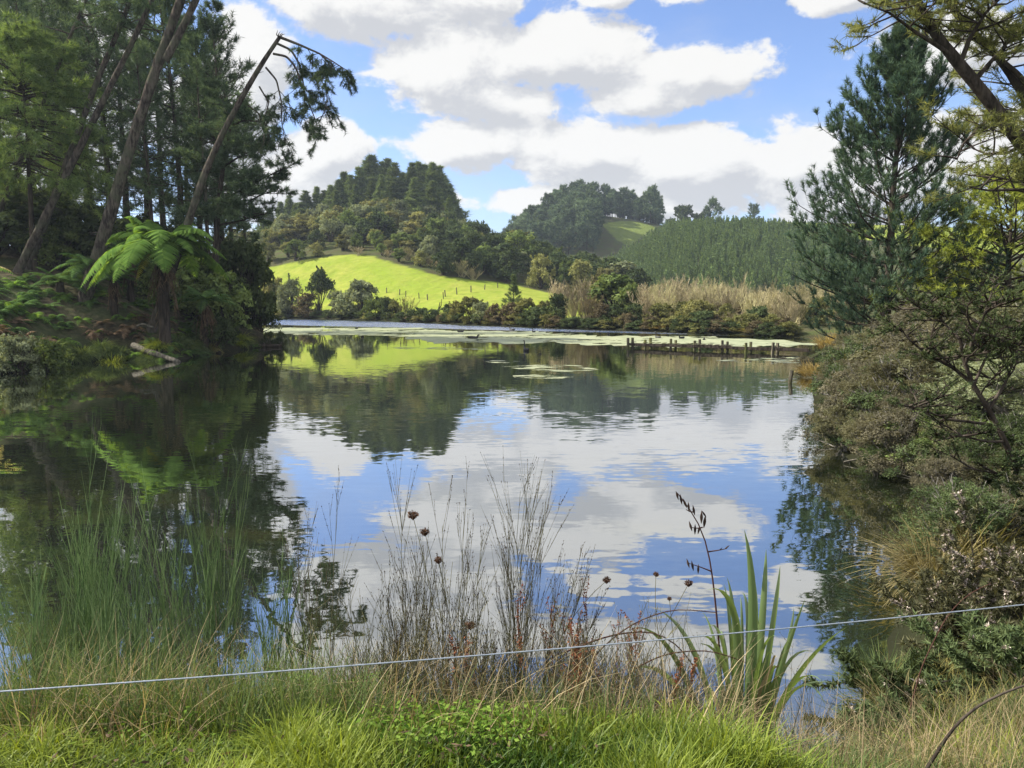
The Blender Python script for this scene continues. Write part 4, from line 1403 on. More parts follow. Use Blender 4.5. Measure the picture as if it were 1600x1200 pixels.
# ------------------------------------------------------------------ left bank: pine forest, leaning trunks, ferns
def left_forest():
    R = random.Random(33)
    spots = [(366, 66, 70, .80), (352, 74, 40, .9), (350, 63, 18, 1.0), (318, 70, 30, 1.0), (290, 62, -30, 1.0), (262, 76, -10, 1.05), (235, 64, -40, 1.0), (205, 72, -30, 1.1), (180, 62, -60, 1.0), (150, 74, -60, 1.1), (120, 64, -60, 1.05),
             (95, 72, -70, 1.1), (65, 62, -60, 1.0), (40, 70, -60, 1.1), (12, 60, -60, 1.05), (300, 88, 30, .9), (110, 86, -30, 1.0), (385, 84, 160, .7), (356, 60, 150, .7),
             (60, 56, -40, 0.95), (150, 57, 30, .85), (330, 58, 60, .8), (245, 57, 60, .85)]
    for i, (px, Y, top, ws) in enumerate(spots):
        x = px_x(px, Y)
        z0 = gz(x, Y)
        h = at(px, top, Y)[2] - z0
        place(FOREST[i % 4], 'pine_tree', gp(x, Y, -.3), (h / 28 * ws, h / 28 * ws, h / 28), R.uniform(0, 6.28), 'tall dark pine in the shaded forest on the left bank', 'tree', 'pines of the left bank forest')
    # leaning trunks in front
    lean = [('left', [(172, 335), (205, 225), (250, 90), (290, -20), (330, -140), (372, -260)], 47, .35, 'thick leaning pine trunk, largest of the leaning pines on the left bank', [(258, 95), (292, 30), (325, -40), (360, -150), (400, -250)]),
            ('mid', [(128, 190), (150, 130), (180, 60), (212, -20), (250, -120)], 50, .22, 'slim leaning pine left of the thickest leaning trunk', None),
            ('mid', [(140, 200), (170, 140), (205, 70), (242, -10), (290, -110)], 49, .23, 'leaning pine with mossy trunk just left of the thickest leaning trunk', None),
            ('thin', [(88, 110), (110, 55), (135, 0), (165, -70)], 51, .15, 'thinnest leaning pine high in the forest above the bright soft-leaved tree', None)]
    for i, (k, pts, Y, r, lab, fork) in enumerate(lean):
        P = [at(a, b, Y) for a, b in pts]
        # carry the trunk down to the ground along its own line
        d = P[0] - P[1]
        d = d / np.linalg.norm(d)
        q = P[0].copy()
        for _ in range(200):
            if q[2] <= gz(q[0], q[1]) - .3:
                break
            q = q + d * .3
        P = [q] + P
        limbs = [(np.array(P), r * 1.15, r * .45, .55)]
        if fork:
            limbs.append((np.array([at(a, b, Y - .2) for a, b in fork]), r * .62, r * .3, .8))
        tr, cr = limb_tree(400 + i, limbs, 30, 3.6, 8, 3, 13, .5, .05, (.72, 1.0), (-.5, .5), (-.35, .0), .42, .6, 0, -.1)
        o = empty('leaning_pine', (0, 0, 0), 0, lab, 'tree')
        base = q
        o.location = tuple(base)
        for mb, nm, mt in ((tr, 'trunk', 'bark'), (cr, 'crown', 'needle_forest')):
            mb.V = [v - base for v in mb.V]
            mb.build(nm, M[mt], o, nm == 'trunk')
    # the broken pine with hanging branches
    Y = 46
    P = [at(*p, Y) for p in [(300, 330), (322, 265), (352, 200), (385, 140), (412, 95), (437, 58)]]
    d = P[0] - P[1]
    d = d / np.linalg.norm(d)
    q = P[0].copy()
    while q[2] > gz(q[0], q[1]) - .3:
        q = q + d * .3
    P = [q] + P
    limbs = [(np.array(P), .29, .11, 0)]
    def limb(pts, r0, r1, w, dy=0):
        limbs.append((np.array([at(a, b, Y + dy * k / len(pts)) for k, (a, b) in enumerate(pts)]), r0, r1, w))
    limb([(437, 58), (468, 70), (500, 84), (520, 96), (545, 112)], .085, .02, 1.1, -1.5)
    limb([(433, 68), (455, 78), (468, 100), (474, 130), (476, 170), (470, 195)], .07, .02, .8, 1.5)
    limb([(427, 84), (448, 88), (462, 105), (478, 150), (492, 185), (500, 212)], .07, .02, 1.0, -1.0)
    limb([(415, 105), (432, 125), (440, 160), (440, 190), (446, 225)], .06, .015, .5, 1.0)
    limb([(405, 135), (420, 160), (415, 180), (418, 215)], .05, .015, .35, .6)
    limb([(388, 165), (405, 178), (415, 195), (412, 225), (402, 240)], .05, .015, .5, -1.0)
    limb([(500, 84), (515, 100), (508, 130), (512, 160), (500, 190)], .05, .015, .8, -1.6)
    for k in range(4):
        limbs.append((np.array([at(437, 60, Y), at(437 + 3 * k - 5, 54, Y + .05 * k), at(440 + 4 * k - 6, 47 + 2 * k, Y + .1 * k)]), .05, .006, 0))
    tr, cr = limb_tree(431, limbs, 18, 1.15, 6, 3, 12, .27, .030, (.25, 1.0), (-1.1, .4), (-.5, .0), .5, .55, -.25, -.3)
    o = empty('broken_pine', tuple(q), 0, 'leaning snapped pine with bare trunk and branches drooping to the right', 'tree')
    for mb, nm, mt in ((tr, 'trunk', 'bark'), (cr, 'crown', 'needle_forest')):
        mb.V = [v - q for v in mb.V]
        mb.build(nm, M[mt], o, nm == 'trunk')
    # low branches reaching out from the forest edge near the water
    for i, (pts, w) in enumerate([([(330, 300), (365, 290), (400, 275), (440, 262), (458, 262)], 1.0), ([(330, 330), (370, 318), (400, 300), (425, 300), (438, 298)], .8), ([(335, 352), (370, 345), (400, 338), (415, 336)], .6), ([(330, 250), (362, 235), (398, 225), (420, 228)], .8)]):
        pass
    edge_l = [(np.array([at(336, 420, 54), at(340, 330, 54), at(350, 250, 54), at(362, 190, 54), at(372, 150, 54)]), .24, .06, 0)]
    for pts, w in [([(341, 315), (372, 300), (405, 282), (440, 264), (456, 262)], .9), ([(340, 335), (375, 325), (405, 305), (432, 298)], .7), ([(340, 352), (370, 346), (395, 340), (412, 334)], .6), ([(346, 262), (372, 246), (400, 232), (424, 230)], .9), ([(352, 230), (335, 215), (318, 210)], .6), ([(358, 200), (380, 188), (402, 190)], .7), ([(350, 250), (330, 262), (306, 268)], .7), ([(341, 330), (320, 335), (296, 340)], .8), ([(364, 180), (352, 160), (344, 150)], .5)]:
        edge_l.append((np.array([at(a, b, 54 - k * .4) for k, (a, b) in enumerate(pts)]), .08, .02, w))
    tr, cr = limb_tree(436, edge_l, 22, 1.7, 7, 3, 13, .36, .045, (.35, 1.0), (-.2, .5), (-.1, .15), .45, .6, .15, .1)
    b = np.array([px_x(336, 54), 54, 0])
    b[2] = gz(b[0], b[1]) - .2
    edge_l[0][0][0] = b
    o = empty('edge_pine', tuple(b), 0, 'pine at the forest edge with level branches reaching over the water', 'tree')
    for mb, nm, mt in ((tr, 'trunk', 'bark_dark'), (cr, 'crown', 'needle_forest')):
        mb.V = [v - b for v in mb.V]
        mb.build(nm, M[mt], o, nm == 'trunk')
    # bright soft-leaved tree at the left edge
    Y = 50
    x = px_x(58, Y)
    h = at(58, 62, Y)[2] - gz(x, Y)
    soft = pine(441, h, .2, .45, 4.9, lambda t: sin(pi * min(1, .2 + .75 * t)) ** .6, 120, (-.3, .7), (-.15, -.15), 12, 3, 15, .46, .034, .36, leaf='needle_bright', bark='bark_dark', dead=10, upb=0, tcurve=-.35, fwd=.8)
    place(soft, 'soft_leaved_tree', gp(x, Y, -.2), 1, 0, 'bright green weeping soft-leaved tree on a slim trunk at the left edge', 'tree')
    # understorey between the trunks
    for i in range(46):
        px = R.uniform(-60, 400)
        Y = R.uniform(50, 62)
        x = px_x(px, Y)
        if sdf([x], [Y])[0] < 2.0:
            continue
        h = R.uniform(2.6, 5.5)
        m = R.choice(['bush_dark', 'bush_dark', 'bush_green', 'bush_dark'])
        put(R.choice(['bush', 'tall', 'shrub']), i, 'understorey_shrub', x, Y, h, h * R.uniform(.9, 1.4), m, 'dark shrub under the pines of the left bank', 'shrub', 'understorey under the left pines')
    for i, (px, py, Y, h, w, m, lab) in enumerate([(376, 545, 57.5, 6.6, 5.0, 'bush_dark', 'big dark leafy shrub at the tip of the left bank'), (352, 550, 54.5, 4.8, 4.2, 'bush_green', 'green shrub behind the tall tree fern'), (405, 530, 59.5, 3.2, 3.0, 'bush_dark', 'low dark bush overhanging the water at the bank tip'),
                                                    (398, 450, 60, 5.2, 3.4, 'bush_dark', 'upright dark shrub beside the pasture edge at the bank tip'), (330, 560, 50.8, 3.0, 3.4, 'bush_dark', 'dark shrub at the water right of the tree fern')]):
        x = px_x(px, Y)
        put('bush' if i < 2 else 'shrub', i, 'bank_shrub', x, Y, h, w, m, lab, 'shrub')


left_forest()


def tree_fern(seed, height, fronds, L, mats, label, loc, trunk_r=.24, skirt=True, droop=(.35, .8), up=(.2, .9), npair=26, azs=None, cat='fern', name='tree_fern', group=None, trunk=True):
    rng = np.random.default_rng(seed)
    o = empty(name, tuple(loc), 0, label, cat, group)
    if trunk:
        tb = MB()
        s = np.linspace(0, 1, 9)
        P = np.stack([.12 * s ** 2, 0 * s, -.3 + (height + .3) * s], -1)
        tb.tubes(P, trunk_r * (1.15 - .45 * s) * rng.uniform(.93, 1.07, 9), 9, rng.uniform(0, 1, 1).repeat(1)[0])
        n = 240
        a = rng.uniform(0, 6.28, n)
        z = rng.uniform(.1, 1, n) * height
        rr = trunk_r * 1.05
        p0 = np.stack([np.sin(a) * rr * .8, np.cos(a) * rr * .8, z], -1)
        ln = rng.uniform(.3, .9, n)
        P = p0[:, None] + np.stack([np.sin(a), np.cos(a), 0 * a], -1)[:, None] * np.array([0, .07, .09])[None, :, None] + np.array([0, 0, -1.0]) * ln[:, None, None] * np.array([0, .5, 1.0])[None, :, None]
        tb.ribbons(P, np.array([[.025, .022, .006]]), np.stack([np.cos(a), -np.sin(a), 0 * a], -1), rng.uniform(0, 1, n))
        tb.build('trunk', M['bark_dark'], o, False)
    if skirt:
        sk = MB()
        n = 34
        a = rng.uniform(0, 6.28, n)
        P = branch_set(rng, np.tile([[0.1, 0, height * .97]], (n, 1)), a, rng.uniform(.5, 1.0, n) * min(height * .55, 2.6), rng.uniform(-.6, .1, n), -rng.uniform(.7, 1.1, n), 7, .04)
        P[..., :2] *= np.array([.42, .42])
        sk.tubes(P, np.full((n, 7), .014) * np.linspace(1, .4, 7), 3, rng.uniform(0, 1, n))
        tw = twigs_on(rng, P, 9, .3, .22, (.5, 1.0), -.4, 3, -.4)
        sk.ribbons(tw, np.array([[.02, .018, .004]]), rand_unit(rng, len(tw)), rng.uniform(0, 1, len(tw)))
        sk.build('dead_frond_skirt', M['fern_brown'], o)
    for k in range(fronds):
        az = (azs[k] if azs else k * 2 * pi / fronds) + rng.normal(0, .16)
        mb = MB()
        t = rng.uniform(0, 1)
        frond_mb(mb, rng, np.array([.12, 0, height]) * (1 if trunk else .3), az, L * rng.uniform(.82, 1.08), up[0] + (up[1] - up[0]) * t, droop[0] + (droop[1] - droop[0]) * (1 - t) * .6 + .2 * rng.uniform(0, 1), npair)
        f = mb.build('frond', M[mats[k % len(mats)]], o)
    return o


def bank_plants():
    R = random.Random(44)
    Y = 44.6
    x = px_x(255, Y)
    zc = at(255, 398, Y)[2]
    z0 = gz(x, Y)
    o = tree_fern(501, zc - z0, 32, 5.5, ['fern'], 'tall tree fern with bright green fronds and a dark shaggy trunk at the water', (x, Y, z0), .30, True, (.46, .92), (.42, 1.18), 36)
    rng = np.random.default_rng(9)
    mb = MB()
    frond_mb(mb, rng, np.array([.1, 0, zc - z0 - .1]), -2.75, 2.5, .5, 1.05, 24)
    f = mb.build('frond', M['fern_yellow'], o)
    f['label'] = 'yellowing frond hanging at the front'
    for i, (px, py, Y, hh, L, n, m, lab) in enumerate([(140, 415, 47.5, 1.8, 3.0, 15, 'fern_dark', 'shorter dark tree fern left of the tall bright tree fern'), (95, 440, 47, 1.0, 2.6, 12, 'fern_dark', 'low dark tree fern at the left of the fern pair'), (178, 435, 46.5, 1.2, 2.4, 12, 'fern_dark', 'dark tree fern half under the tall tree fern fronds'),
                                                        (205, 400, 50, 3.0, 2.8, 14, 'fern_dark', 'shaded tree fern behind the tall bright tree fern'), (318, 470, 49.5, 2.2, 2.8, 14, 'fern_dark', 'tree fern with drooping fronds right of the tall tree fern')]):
        x = px_x(px, Y)
        z0 = gz(x, Y)
        hh = max(.4, at(px, py, Y)[2] - z0)
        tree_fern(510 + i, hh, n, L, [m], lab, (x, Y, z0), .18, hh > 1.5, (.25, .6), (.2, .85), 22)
    # pale frond at the left edge
    Y = 33
    o = tree_fern(520, 2.6, 9, 2.5, ['fern_pale', 'fern_pale', 'fern'], 'pale backlit tree fern fronds cut by the left edge above the sloping bank', (px_x(-52, Y + 4), Y + 4, gz(px_x(-52, Y + 4), Y + 4) + .2), .16, False, (.3, .6), (.1, .7), 20)
    # ground ferns and sedges hanging over the waterline
    shore = [(-27.5, 33), (-23.8, 35.8), (-24.1, 39), (-24.0, 42.3), (-22, 44), (-19.6, 43.5), (-20, 50), (-18.8, 56)]
    fern0 = []
    for i in range(3):
        rng = np.random.default_rng(530 + i)
        mb = MB()
        for k in range(11):
            frond_mb(mb, rng, np.zeros(3), k * .571 + rng.normal(0, .2), rng.uniform(1.0, 1.6), rng.uniform(.35, 1.1), rng.uniform(.45, .95), 16, .19, .018)
        fern0.append([('fern', mb.mesh('ground_fern', M['fern_dark']), None)])
    n = 0
    for i in range(420):
        px = R.uniform(-40, 400)
        Y = R.uniform(35, 57)
        x = px_x(px, Y)
        d = sdf([x], [Y])[0]
        if not (.1 < d < 8.5):
            continue
        q = R.random()
        brown = -1.9 < (x + 23.5) - (Y - 44) * .5 < 2.2 and d > 1.2
        m = 'fern_brown' if (brown and q < .5) else ('fern_dark' if q < .75 else 'fern')
        lab = {'fern_brown': 'dead brown bracken clump on the sloping left bank', 'fern_dark': 'dark green ground fern on the left bank', 'fern': 'light green ground fern on the left bank'}[m]
        s = R.uniform(.6, 1.15)
        place(fern0[n % 3], 'ground_fern', gp(x, Y, -.05), (s, s, s * R.uniform(.7, 1.1)), R.uniform(0, 6.28), lab, 'fern', 'ground ferns of the left bank', {'fern': M[m]})
        n += 1
    sed = [[('sedge', tussock(540 + i, 320, 1.25, 1.15, .016, .85, 6, (.5, 1.4), .22).mesh('sedge', M['sedge']), None)] for i in range(2)]
    for i in range(90):
        k = R.uniform(0, len(shore) - 1.001)
        a, b = shore[int(k)], shore[int(k) + 1]
        t = k - int(k)
        x, y = a[0] + (b[0] - a[0]) * t - R.uniform(.0, 1.0), a[1] + (b[1] - a[1]) * t + R.uniform(-.1, .4)
        if sdf([x], [y])[0] < -.2:
            continue
        s = R.uniform(.55, 1.05)
        m = R.choice(['sedge', 'sedge', 'sedge', 'sedge_yellow'])
        place(sed[i % 2], 'sedge_clump', gp(x, y, -.05), (s, s, s * .85), R.uniform(0, 6.28), 'yellowish sedge clump at the left waterline' if m == 'sedge_yellow' else 'dark arching sedge clump at the left waterline', 'sedge', 'sedges along the left waterline', {'sedge': M[m]})
    for px, py, Y, m, lab in [(170, 556, 43.0, 'sedge_yellow', 'bright yellow green sedge clump beside the fallen log'), (322, 535, 50.5, 'sedge_gold', 'golden sedge clump right of the tree fern trunk')]:
        x = px_x(px, Y)
        place(sed[0], 'sedge_clump', gp(x, Y, 0), 1.0, 1.0, lab, 'sedge', None, {'sedge': M[m]})
    # silvery fern at the left edge of the water
    for px, Y, m, lab in [(22, 36.2, 'bush_grey', 'silvery grey shrub hanging over the water at the left edge'), (70, 37.5, 'bush_green', 'green shrub on the bank just right of the silvery shrub')]:
        put('shrub', 1, 'bank_shrub', px_x(px, Y), Y, 2.2, 2.6, m, lab, 'shrub')
    # fallen log and driftwood
    def log(pts, r0, r1, label, mat='log'):
        P = smooth_path(pts, 10)
        b = P[0].copy()
        mb = MB().tubes(P - b, np.linspace(r0, r1, 10) * (1 + .12 * np.sin(np.arange(10) * 1.7)), 8, .5, True)
        o = mb.build('fallen_log', M[mat], None, True)
        o.location = tuple(b)
        tag(o, label, 'log')
    log([at(208, 540, 44.6), at(235, 551, 43.8), at(262, 559, 43.2), at(279, 566, 42.8)], .20, .13, 'pale fallen log sloping into the water below the tree fern')
    log([at(205, 516, 45.6), at(222, 505, 45.4), at(240, 512, 45.2)], .10, .06, 'bent pale branch lying above the fallen log')
    log([at(384, 545, 56.6) + [0, 0, .1], at(405, 541, 56.5), at(425, 540, 56.6), at(440, 541, 57)], .22, .12, 'dark flat log in the water at the tip of the left bank', 'bark_dark')
    log([at(316, 550, 50.3), at(330, 552, 50.2), at(345, 550, 50.0)], .09, .06, 'dark stick on the water right of the tree fern', 'bark_dark')
    for i, (px, h) in enumerate([(418, 1.5), (430, 1.2), (437, 2.0)]):
        put('fine', i, 'water_shrub', px_x(px, 57.2), 57.2, h, 1.3, 'bush_dark', 'twiggy shrub standing in shallow water by the dark flat log', 'shrub', 'twiggy shrubs by the dark flat log')


bank_plants()


# ------------------------------------------------------------------ right bank
def right_bank():
    R = random.Random(55)
    # young pine by the water
    Y = 36
    x = px_x(1386, Y)
    z0 = gz(x, Y)
    h = at(1390, 48, Y)[2] - z0
    yp = pine(601, h, .24, .03, 5.6, lambda t: (min(1, .72 + t * 1.2) * (1 - t) ** .80 + .05), 128, (-.16, 1.12), (.32, .14), 16, 3, 27, .30, .028, .33, whorl=15, leaf='needle_young', bark='bark_dark', fwd=1.15, upb=.5, tcurve=.45, wig=.05, b0=.12, s0=.2)
    place(yp, 'pine_tree', gp(x, Y, -.2), 1, .4, 'tall young pine with upswept branches standing alone on the right shore', 'tree')
    # big old pine leaning in from the right edge
    Y = 24
    L = []
    def limb(pts, r0, r1, w, y0=Y, dy=0.0):
        L.append((np.array([at(a, b, y0 + dy * k) for k, (a, b) in enumerate(pts)]), r0, r1, w))
    base = at(1800, 500, Y)
    base[2] = gz(base[0], base[1]) - .3
    L.append((np.array([base, at(1770, 440, Y), at(1690, 330, Y), at(1600, 228, Y), at(1540, 150, Y), at(1490, 90, Y), at(1455, 45, Y), at(1420, -20, Y), at(1395, -100, Y)]), .34, .09, 1.0))
    limb([(1700, 340), (1650, 240), (1600, 150), (1565, 95), (1530, 60), (1490, 20), (1450, -60)], .20, .05, 1.0, Y + .8, .15)
    limb([(1640, 180), (1590, 115), (1555, 85), (1520, 50)], .12, .03, .8, Y + .6, .3)
    limb([(1680, 320), (1640, 310), (1590, 296), (1545, 298), (1515, 292)], .08, .02, .5, Y, -.2)
    limb([(1690, 310), (1640, 290), (1580, 282), (1540, 272)], .07, .02, .4, Y + .5, .2)
    limb([(1560, 175), (1530, 200), (1505, 225), (1495, 250)], .06, .02, .3, Y, .4)
    limb([(1600, 228), (1570, 240), (1540, 240), (1520, 232)], .06, .02, .35, Y + .5, .5)
    limb([(1490, 90), (1470, 75), (1430, 50), (1390, 20), (1350, 5)], .07, .02, .6, Y, -.2)
    limb([(1455, 45), (1430, 20), (1400, -10), (1370, -30)], .07, .02, .9, Y, .3)
    limb([(1520, 130), (1545, 100), (1580, 60), (1610, 40)], .08, .02, 1.0, Y, .3)
    limb([(1500, 100), (1515, 60), (1540, 20), (1580, -20)], .08, .02, 1.1, Y, -.3)
    limb([(1640, 290), (1620, 240), (1610, 190), (1620, 150)], .08, .02, .9, Y + .6, .3)
    tr, cr = limb_tree(611, L, 17, 1.9, 7, 3, 13, .24, .022, (.3, 1.0), (-.3, .8), (-.05, .2), .42, .6, .15, .15)
    o = empty('old_pine', tuple(base), 0, 'old olive-needled pine leaning in from the right edge above everything', 'tree')
    for mb, nm, mt in ((tr, 'trunk', 'bark_dark'), (cr, 'crown', 'needle_olive')):
        mb.V = [v - base for v in mb.V]
        mb.build(nm, M[mt], o, nm == 'trunk')
    # yellow-green tree behind the bushes
    for i, (px, top, Y, Lr, lab) in enumerate([(1575, 312, 33, 4.6, 'sunlit yellow green tree at the right edge under the old pine'), (1640, 300, 36, 5.0, 'yellow green tree cut by the right edge behind the sunlit one')]):
        x = px_x(px, Y)
        z0 = gz(x, Y)
        h = at(px, top, Y)[2] - z0
        p = pine(620 + i, h, .2, .18, Lr, lambda t: sin(pi * min(1, .25 + .7 * t)) ** .7, 62, (-.05, .9), (.05, .05), 12, 4, 16, .24, .030, .36, leaf='needle_yellow', bark='bark_dark', upb=.1, tcurve=0)
        place(p, 'yellow_green_tree', gp(x, Y, -.2), 1, 1.1 * i, lab, 'tree')
    # shore shrubs, far to near
    items = [(1262, 585, 38, .8, 1.5, 'leafy', 'bank_brown', 'small brown shrub behind the orange rushes'),
             (1375, 545, 33, 3.6, 3.4, 'leafy', 'bank_olive', 'olive shrub right under the young pine branches'), (1420, 530, 32, 4.0, 4.0, 'leafy', 'bank_brown', 'brown green shrub at the foot of the young pine'),
             (1335, 560, 29, 2.6, 2.6, 'fine', 'bank_brown', 'brown fine-leaved shrub leaning over the water near the orange rushes'), (1385, 520, 27, 3.4, 3.4, 'fine', 'bank_olive', 'olive fine-leaved shrub behind the water edge under the young pine'),
             (1440, 480, 30, 4.6, 4.4, 'leafy', 'bank_brown', 'tall greyish shrub between the young pine and the yellow tree'), (1500, 470, 28, 4.6, 4.4, 'fine', 'bank_brown', 'twiggy brown shrub before the yellow green tree'),
             (1335, 590, 24.6, 2.6, 2.8, 'fine', 'bank_brown', 'dark brown shrub hanging low over the right water edge'), (1375, 550, 22.5, 3.0, 3.0, 'fine', 'bank_olive', 'rounded olive brown shrub at the right water edge'), (1430, 510, 22, 3.6, 3.4, 'leafy', 'bank_olive', 'tall olive shrub behind the rounded water edge shrubs'),
             (1465, 500, 21, 3.9, 3.6, 'fine', 'bank_brown', 'grey brown shrub with feathery top above the right bank'), (1560, 480, 20, 4.0, 3.8, 'leafy', 'bank_olive', 'olive shrub behind the dark twiggy tree'),
             (1375, 600, 18.0, 2.2, 2.4, 'fine', 'bank_brown', 'brown shrub with pale tips low over the dark water'), (1425, 550, 17.0, 2.9, 2.8, 'fine', 'bank_olive', 'dense olive shrub nearest the bend of the right shore'), (1470, 540, 17.0, 3.0, 2.8, 'leafy', 'bank_olive', 'leafy olive shrub behind the twiggy tree trunk'),
             (1540, 560, 16.0, 3.0, 2.8, 'fine', 'bush_grey', 'grey feathery shrub at the right edge behind the twiggy tree'), (1600, 560, 15, 3.0, 3.0, 'fine', 'bush_grey', 'grey shrub cut by the right edge above the waterline'),
             (1455, 660, 14.8, 1.6, 1.9, 'leafy', 'bush_green', 'green leafy shrub drooping to the water at the right inlet'), (1520, 680, 14.0, 1.7, 2.0, 'leafy', 'bush_green', 'light green shrub right of the drooping green one'), (1395, 680, 15.6, 1.5, 1.8, 'fine', 'bank_olive', 'low olive shrub touching the water left of the inlet'),
             (1585, 690, 13.4, 1.5, 1.8, 'leafy', 'bush_green', 'green shrub at the right edge above the small inlet')]
    for i, (px, top, Y, h, w, k, m, lab) in enumerate(items):
        x = px_x(px, Y)
        d = sdf([x], [Y])[0]
        z0 = max(gz(x, Y), -.1)
        ht = max(.8, at(px, top, Y)[2] - z0) * 1.12
        p = kit(k)[i % len(kit(k))]
        place(p, 'bank_shrub', (x, Y, z0 - .1), (w * 1.15 / KW[k], w * 1.15 / KW[k], ht / KH[k]), R.uniform(0, 6.28), lab, 'shrub', None, {'crown': M[m]})
    edge = [(13.3, 34), (9.0, 22.7), (7.6, 18), (7.05, 15.4), (7.5, 13.2), (8.5, 12.4), (7.6, 10.8), (5.6, 9.4)]
    for i in range(84):
        k = i / 84 * (len(edge) - 1.001)
        a, b = edge[int(k)], edge[int(k) + 1]
        t = k - int(k)
        off = R.uniform(.0, 1.1)
        if a[1] > 20:
            off += .7
        x, y = a[0] + (b[0] - a[0]) * t + off, a[1] + (b[1] - a[1]) * t + R.uniform(-.2, .2)
        h = R.uniform(.7, 1.5) * (1.15 if y > 18 else .9)
        m = R.choice(['bank_brown', 'bank_olive', 'bush_dark', 'bank_olive', 'bank_brown', 'bush_dark'])
        kk = R.choice(['fine', 'leafy', 'fine'])
        w = h * R.uniform(1.2, 1.8)
        nm = {'bank_brown': 'brownish', 'bank_olive': 'olive', 'bush_dark': 'dark', 'bush_green': 'green'}[m]
        place(kit(kk)[i % 3], 'edge_shrub', (x, y, max(gz(x, y), 0) - .12), (w / 3.4, w / 3.4, h / 3.0), R.uniform(0, 6.28), f'low {nm} shrub hanging over the right waterline', 'shrub', 'low shrubs along the right waterline', {'crown': M[m]})
    # orange rushes on the right shore
    for i, (px, Y, s, lab) in enumerate([(1276, 34.5, 1.0, 'bright orange rush clump by the water under the young pine'), (1288, 33.0, .8, 'smaller orange rush clump just nearer than the bright one'), (1300, 52, 1.5, 'pale orange rush clump at the landward end of the jetty'), (1320, 53, 1.4, 'pale rush clump half hidden behind the young pine')]):
        x = px_x(px, Y)
        o = tussock(640 + i, 420, 1.25, .9, .014, .5, 6, (.7, 1.45), .5).build('rush_clump', M['orange'])
        o.location = (x, Y, max(gz(x, Y), 0) - .05)
        o.scale = (s, s, s * .9)
        tag(o, lab, 'rushes')
    # dark twiggy tree leaning from the right
    rng = np.random.default_rng(650)
    Y = 10.6
    L = []
    def limb2(pts, r0, r1, w, dy=0.0):
        L.append((np.array([at(a, b, Y + dy * k) for k, (a, b) in enumerate(pts)]), r0, r1, w))
    b = at(1618, 790, Y)
    b[2] = gz(b[0], b[1]) - .1
    L.append((np.array([b, at(1594, 745, Y), at(1570, 690, Y), at(1545, 640, Y), at(1520, 600, Y), at(1508, 570, Y), at(1500, 530, Y)]), .060, .022, .5))
    limb2([(1520, 600), (1490, 575), (1450, 555), (1420, 530), (1405, 510)], .028, .008, 1.1, .1)
    limb2([(1508, 570), (1520, 530), (1535, 500), (1545, 470)], .026, .008, 1.1, -.1)
    limb2([(1500, 530), (1480, 510), (1460, 490), (1440, 480)], .02, .006, 1.0, .2)
    limb2([(1545, 640), (1570, 600), (1585, 560), (1600, 520)], .026, .008, 1.0, .1)
    limb2([(1560, 665), (1520, 660), (1480, 655), (1440, 640), (1415, 632)], .024, .007, .7, -.1)
    limb2([(1520, 605), (1540, 560), (1570, 530), (1600, 500)], .022, .006, 1.0, .2)
    limb2([(1570, 690), (1540, 690), (1500, 680), (1460, 690)], .02, .006, .45, -.15)
    limb2([(1600, 760), (1560, 740), (1530, 735), (1505, 730)], .018, .005, .2, -.1)
    tr, cr = limb_tree(651, L, 15, .62, 8, 4, 9, .055, .011, (.35, 1.0), (-.2, .8), (-.05, .2), .5, .7, .2, .1)
    o = empty('twiggy_tree', tuple(b), 0, 'dark twiggy tree with bent thin trunk leaning out over the right bank', 'tree')
    for mb, nm, mt in ((tr, 'trunk', 'bark_dark'), (cr, 'crown', 'bush_dark')):
        mb.V = [v - b for v in mb.V]
        mb.build(nm, M[mt], o, nm == 'trunk')
    # dead sticks over the dark water
    for pts, lab in [([at(1318, 722, 15.9), at(1345, 716, 15.9), at(1380, 714, 15.8), at(1410, 717, 15.7)], 'pale bare stick reaching out over the water from the right bushes'),
                     ([at(1320, 742, 15.2), at(1360, 748, 15.2), at(1405, 752, 15.0)], 'thin half sunken stick near the right bushes'),
                     ([at(1545, 787, 11.6), at(1570, 790, 11.2), at(1600, 805, 10.6)], 'grey stick lying above the brown sedge')]:
        P = smooth_path(pts, 8)
        bb = P[0].copy()
        o = MB().tubes(P - bb, np.linspace(.022, .010, 8), 5, .5).build('dead_stick', M['log'], None, True)
        o.location = tuple(bb)
        tag(o, lab, 'stick')
    # brown sedge on the near right shore
    for i, (px, Y, n, h, m, lab) in enumerate([(1490, 8.9, 800, 1.05, 'sedge_brown', 'large brown gold sedge tussock on the near right shore'), (1560, 9.2, 500, .95, 'sedge_gold', 'golden sedge tussock right of the large brown tussock')]):
        x = px_x(px, Y)
        o = tussock(660 + i, n, h, 1.15, .0055, .62, 7, (.45, 1.35), .22).build('sedge_tussock', M[m])
        o.location = (x, Y, max(gz(x, Y), 0.02))
        tag(o, lab, 'sedge')
    # heathery shrub with faded grey flowers
    def heath(seed, px, Y, h, w, ns, lab, mat='bush_green', fl=True, name='heath_shrub'):
        rng = np.random.default_rng(seed)
        x = px_x(px, Y)
        base = np.array([x, Y, max(gz(x, Y), 0.0)])
        o = empty(name, tuple(base), 0, lab, 'shrub')
        st, lv, fm = MB(), MB(), MB()
        az = rng.uniform(0, 6.28, ns)
        P = branch_set(rng, rng.normal(0, .1, (ns, 3)) * [1, 1, 0], az, w * .62 * rng.uniform(.6, 1.15, ns), rng.uniform(.1, 1.25, ns), rng.uniform(-.35, .12, ns), 8, .06)
        P[..., 2] = (P[..., 2] - base[2] * 0) * h / (w * .5)
        st.tubes(P, np.full((ns, 8), .006) * np.linspace(1.3, .4, 8), 4)
        TW = twigs_on(rng, P, 8, .25, .32, (.4, 1.0), .2, 4, .1)
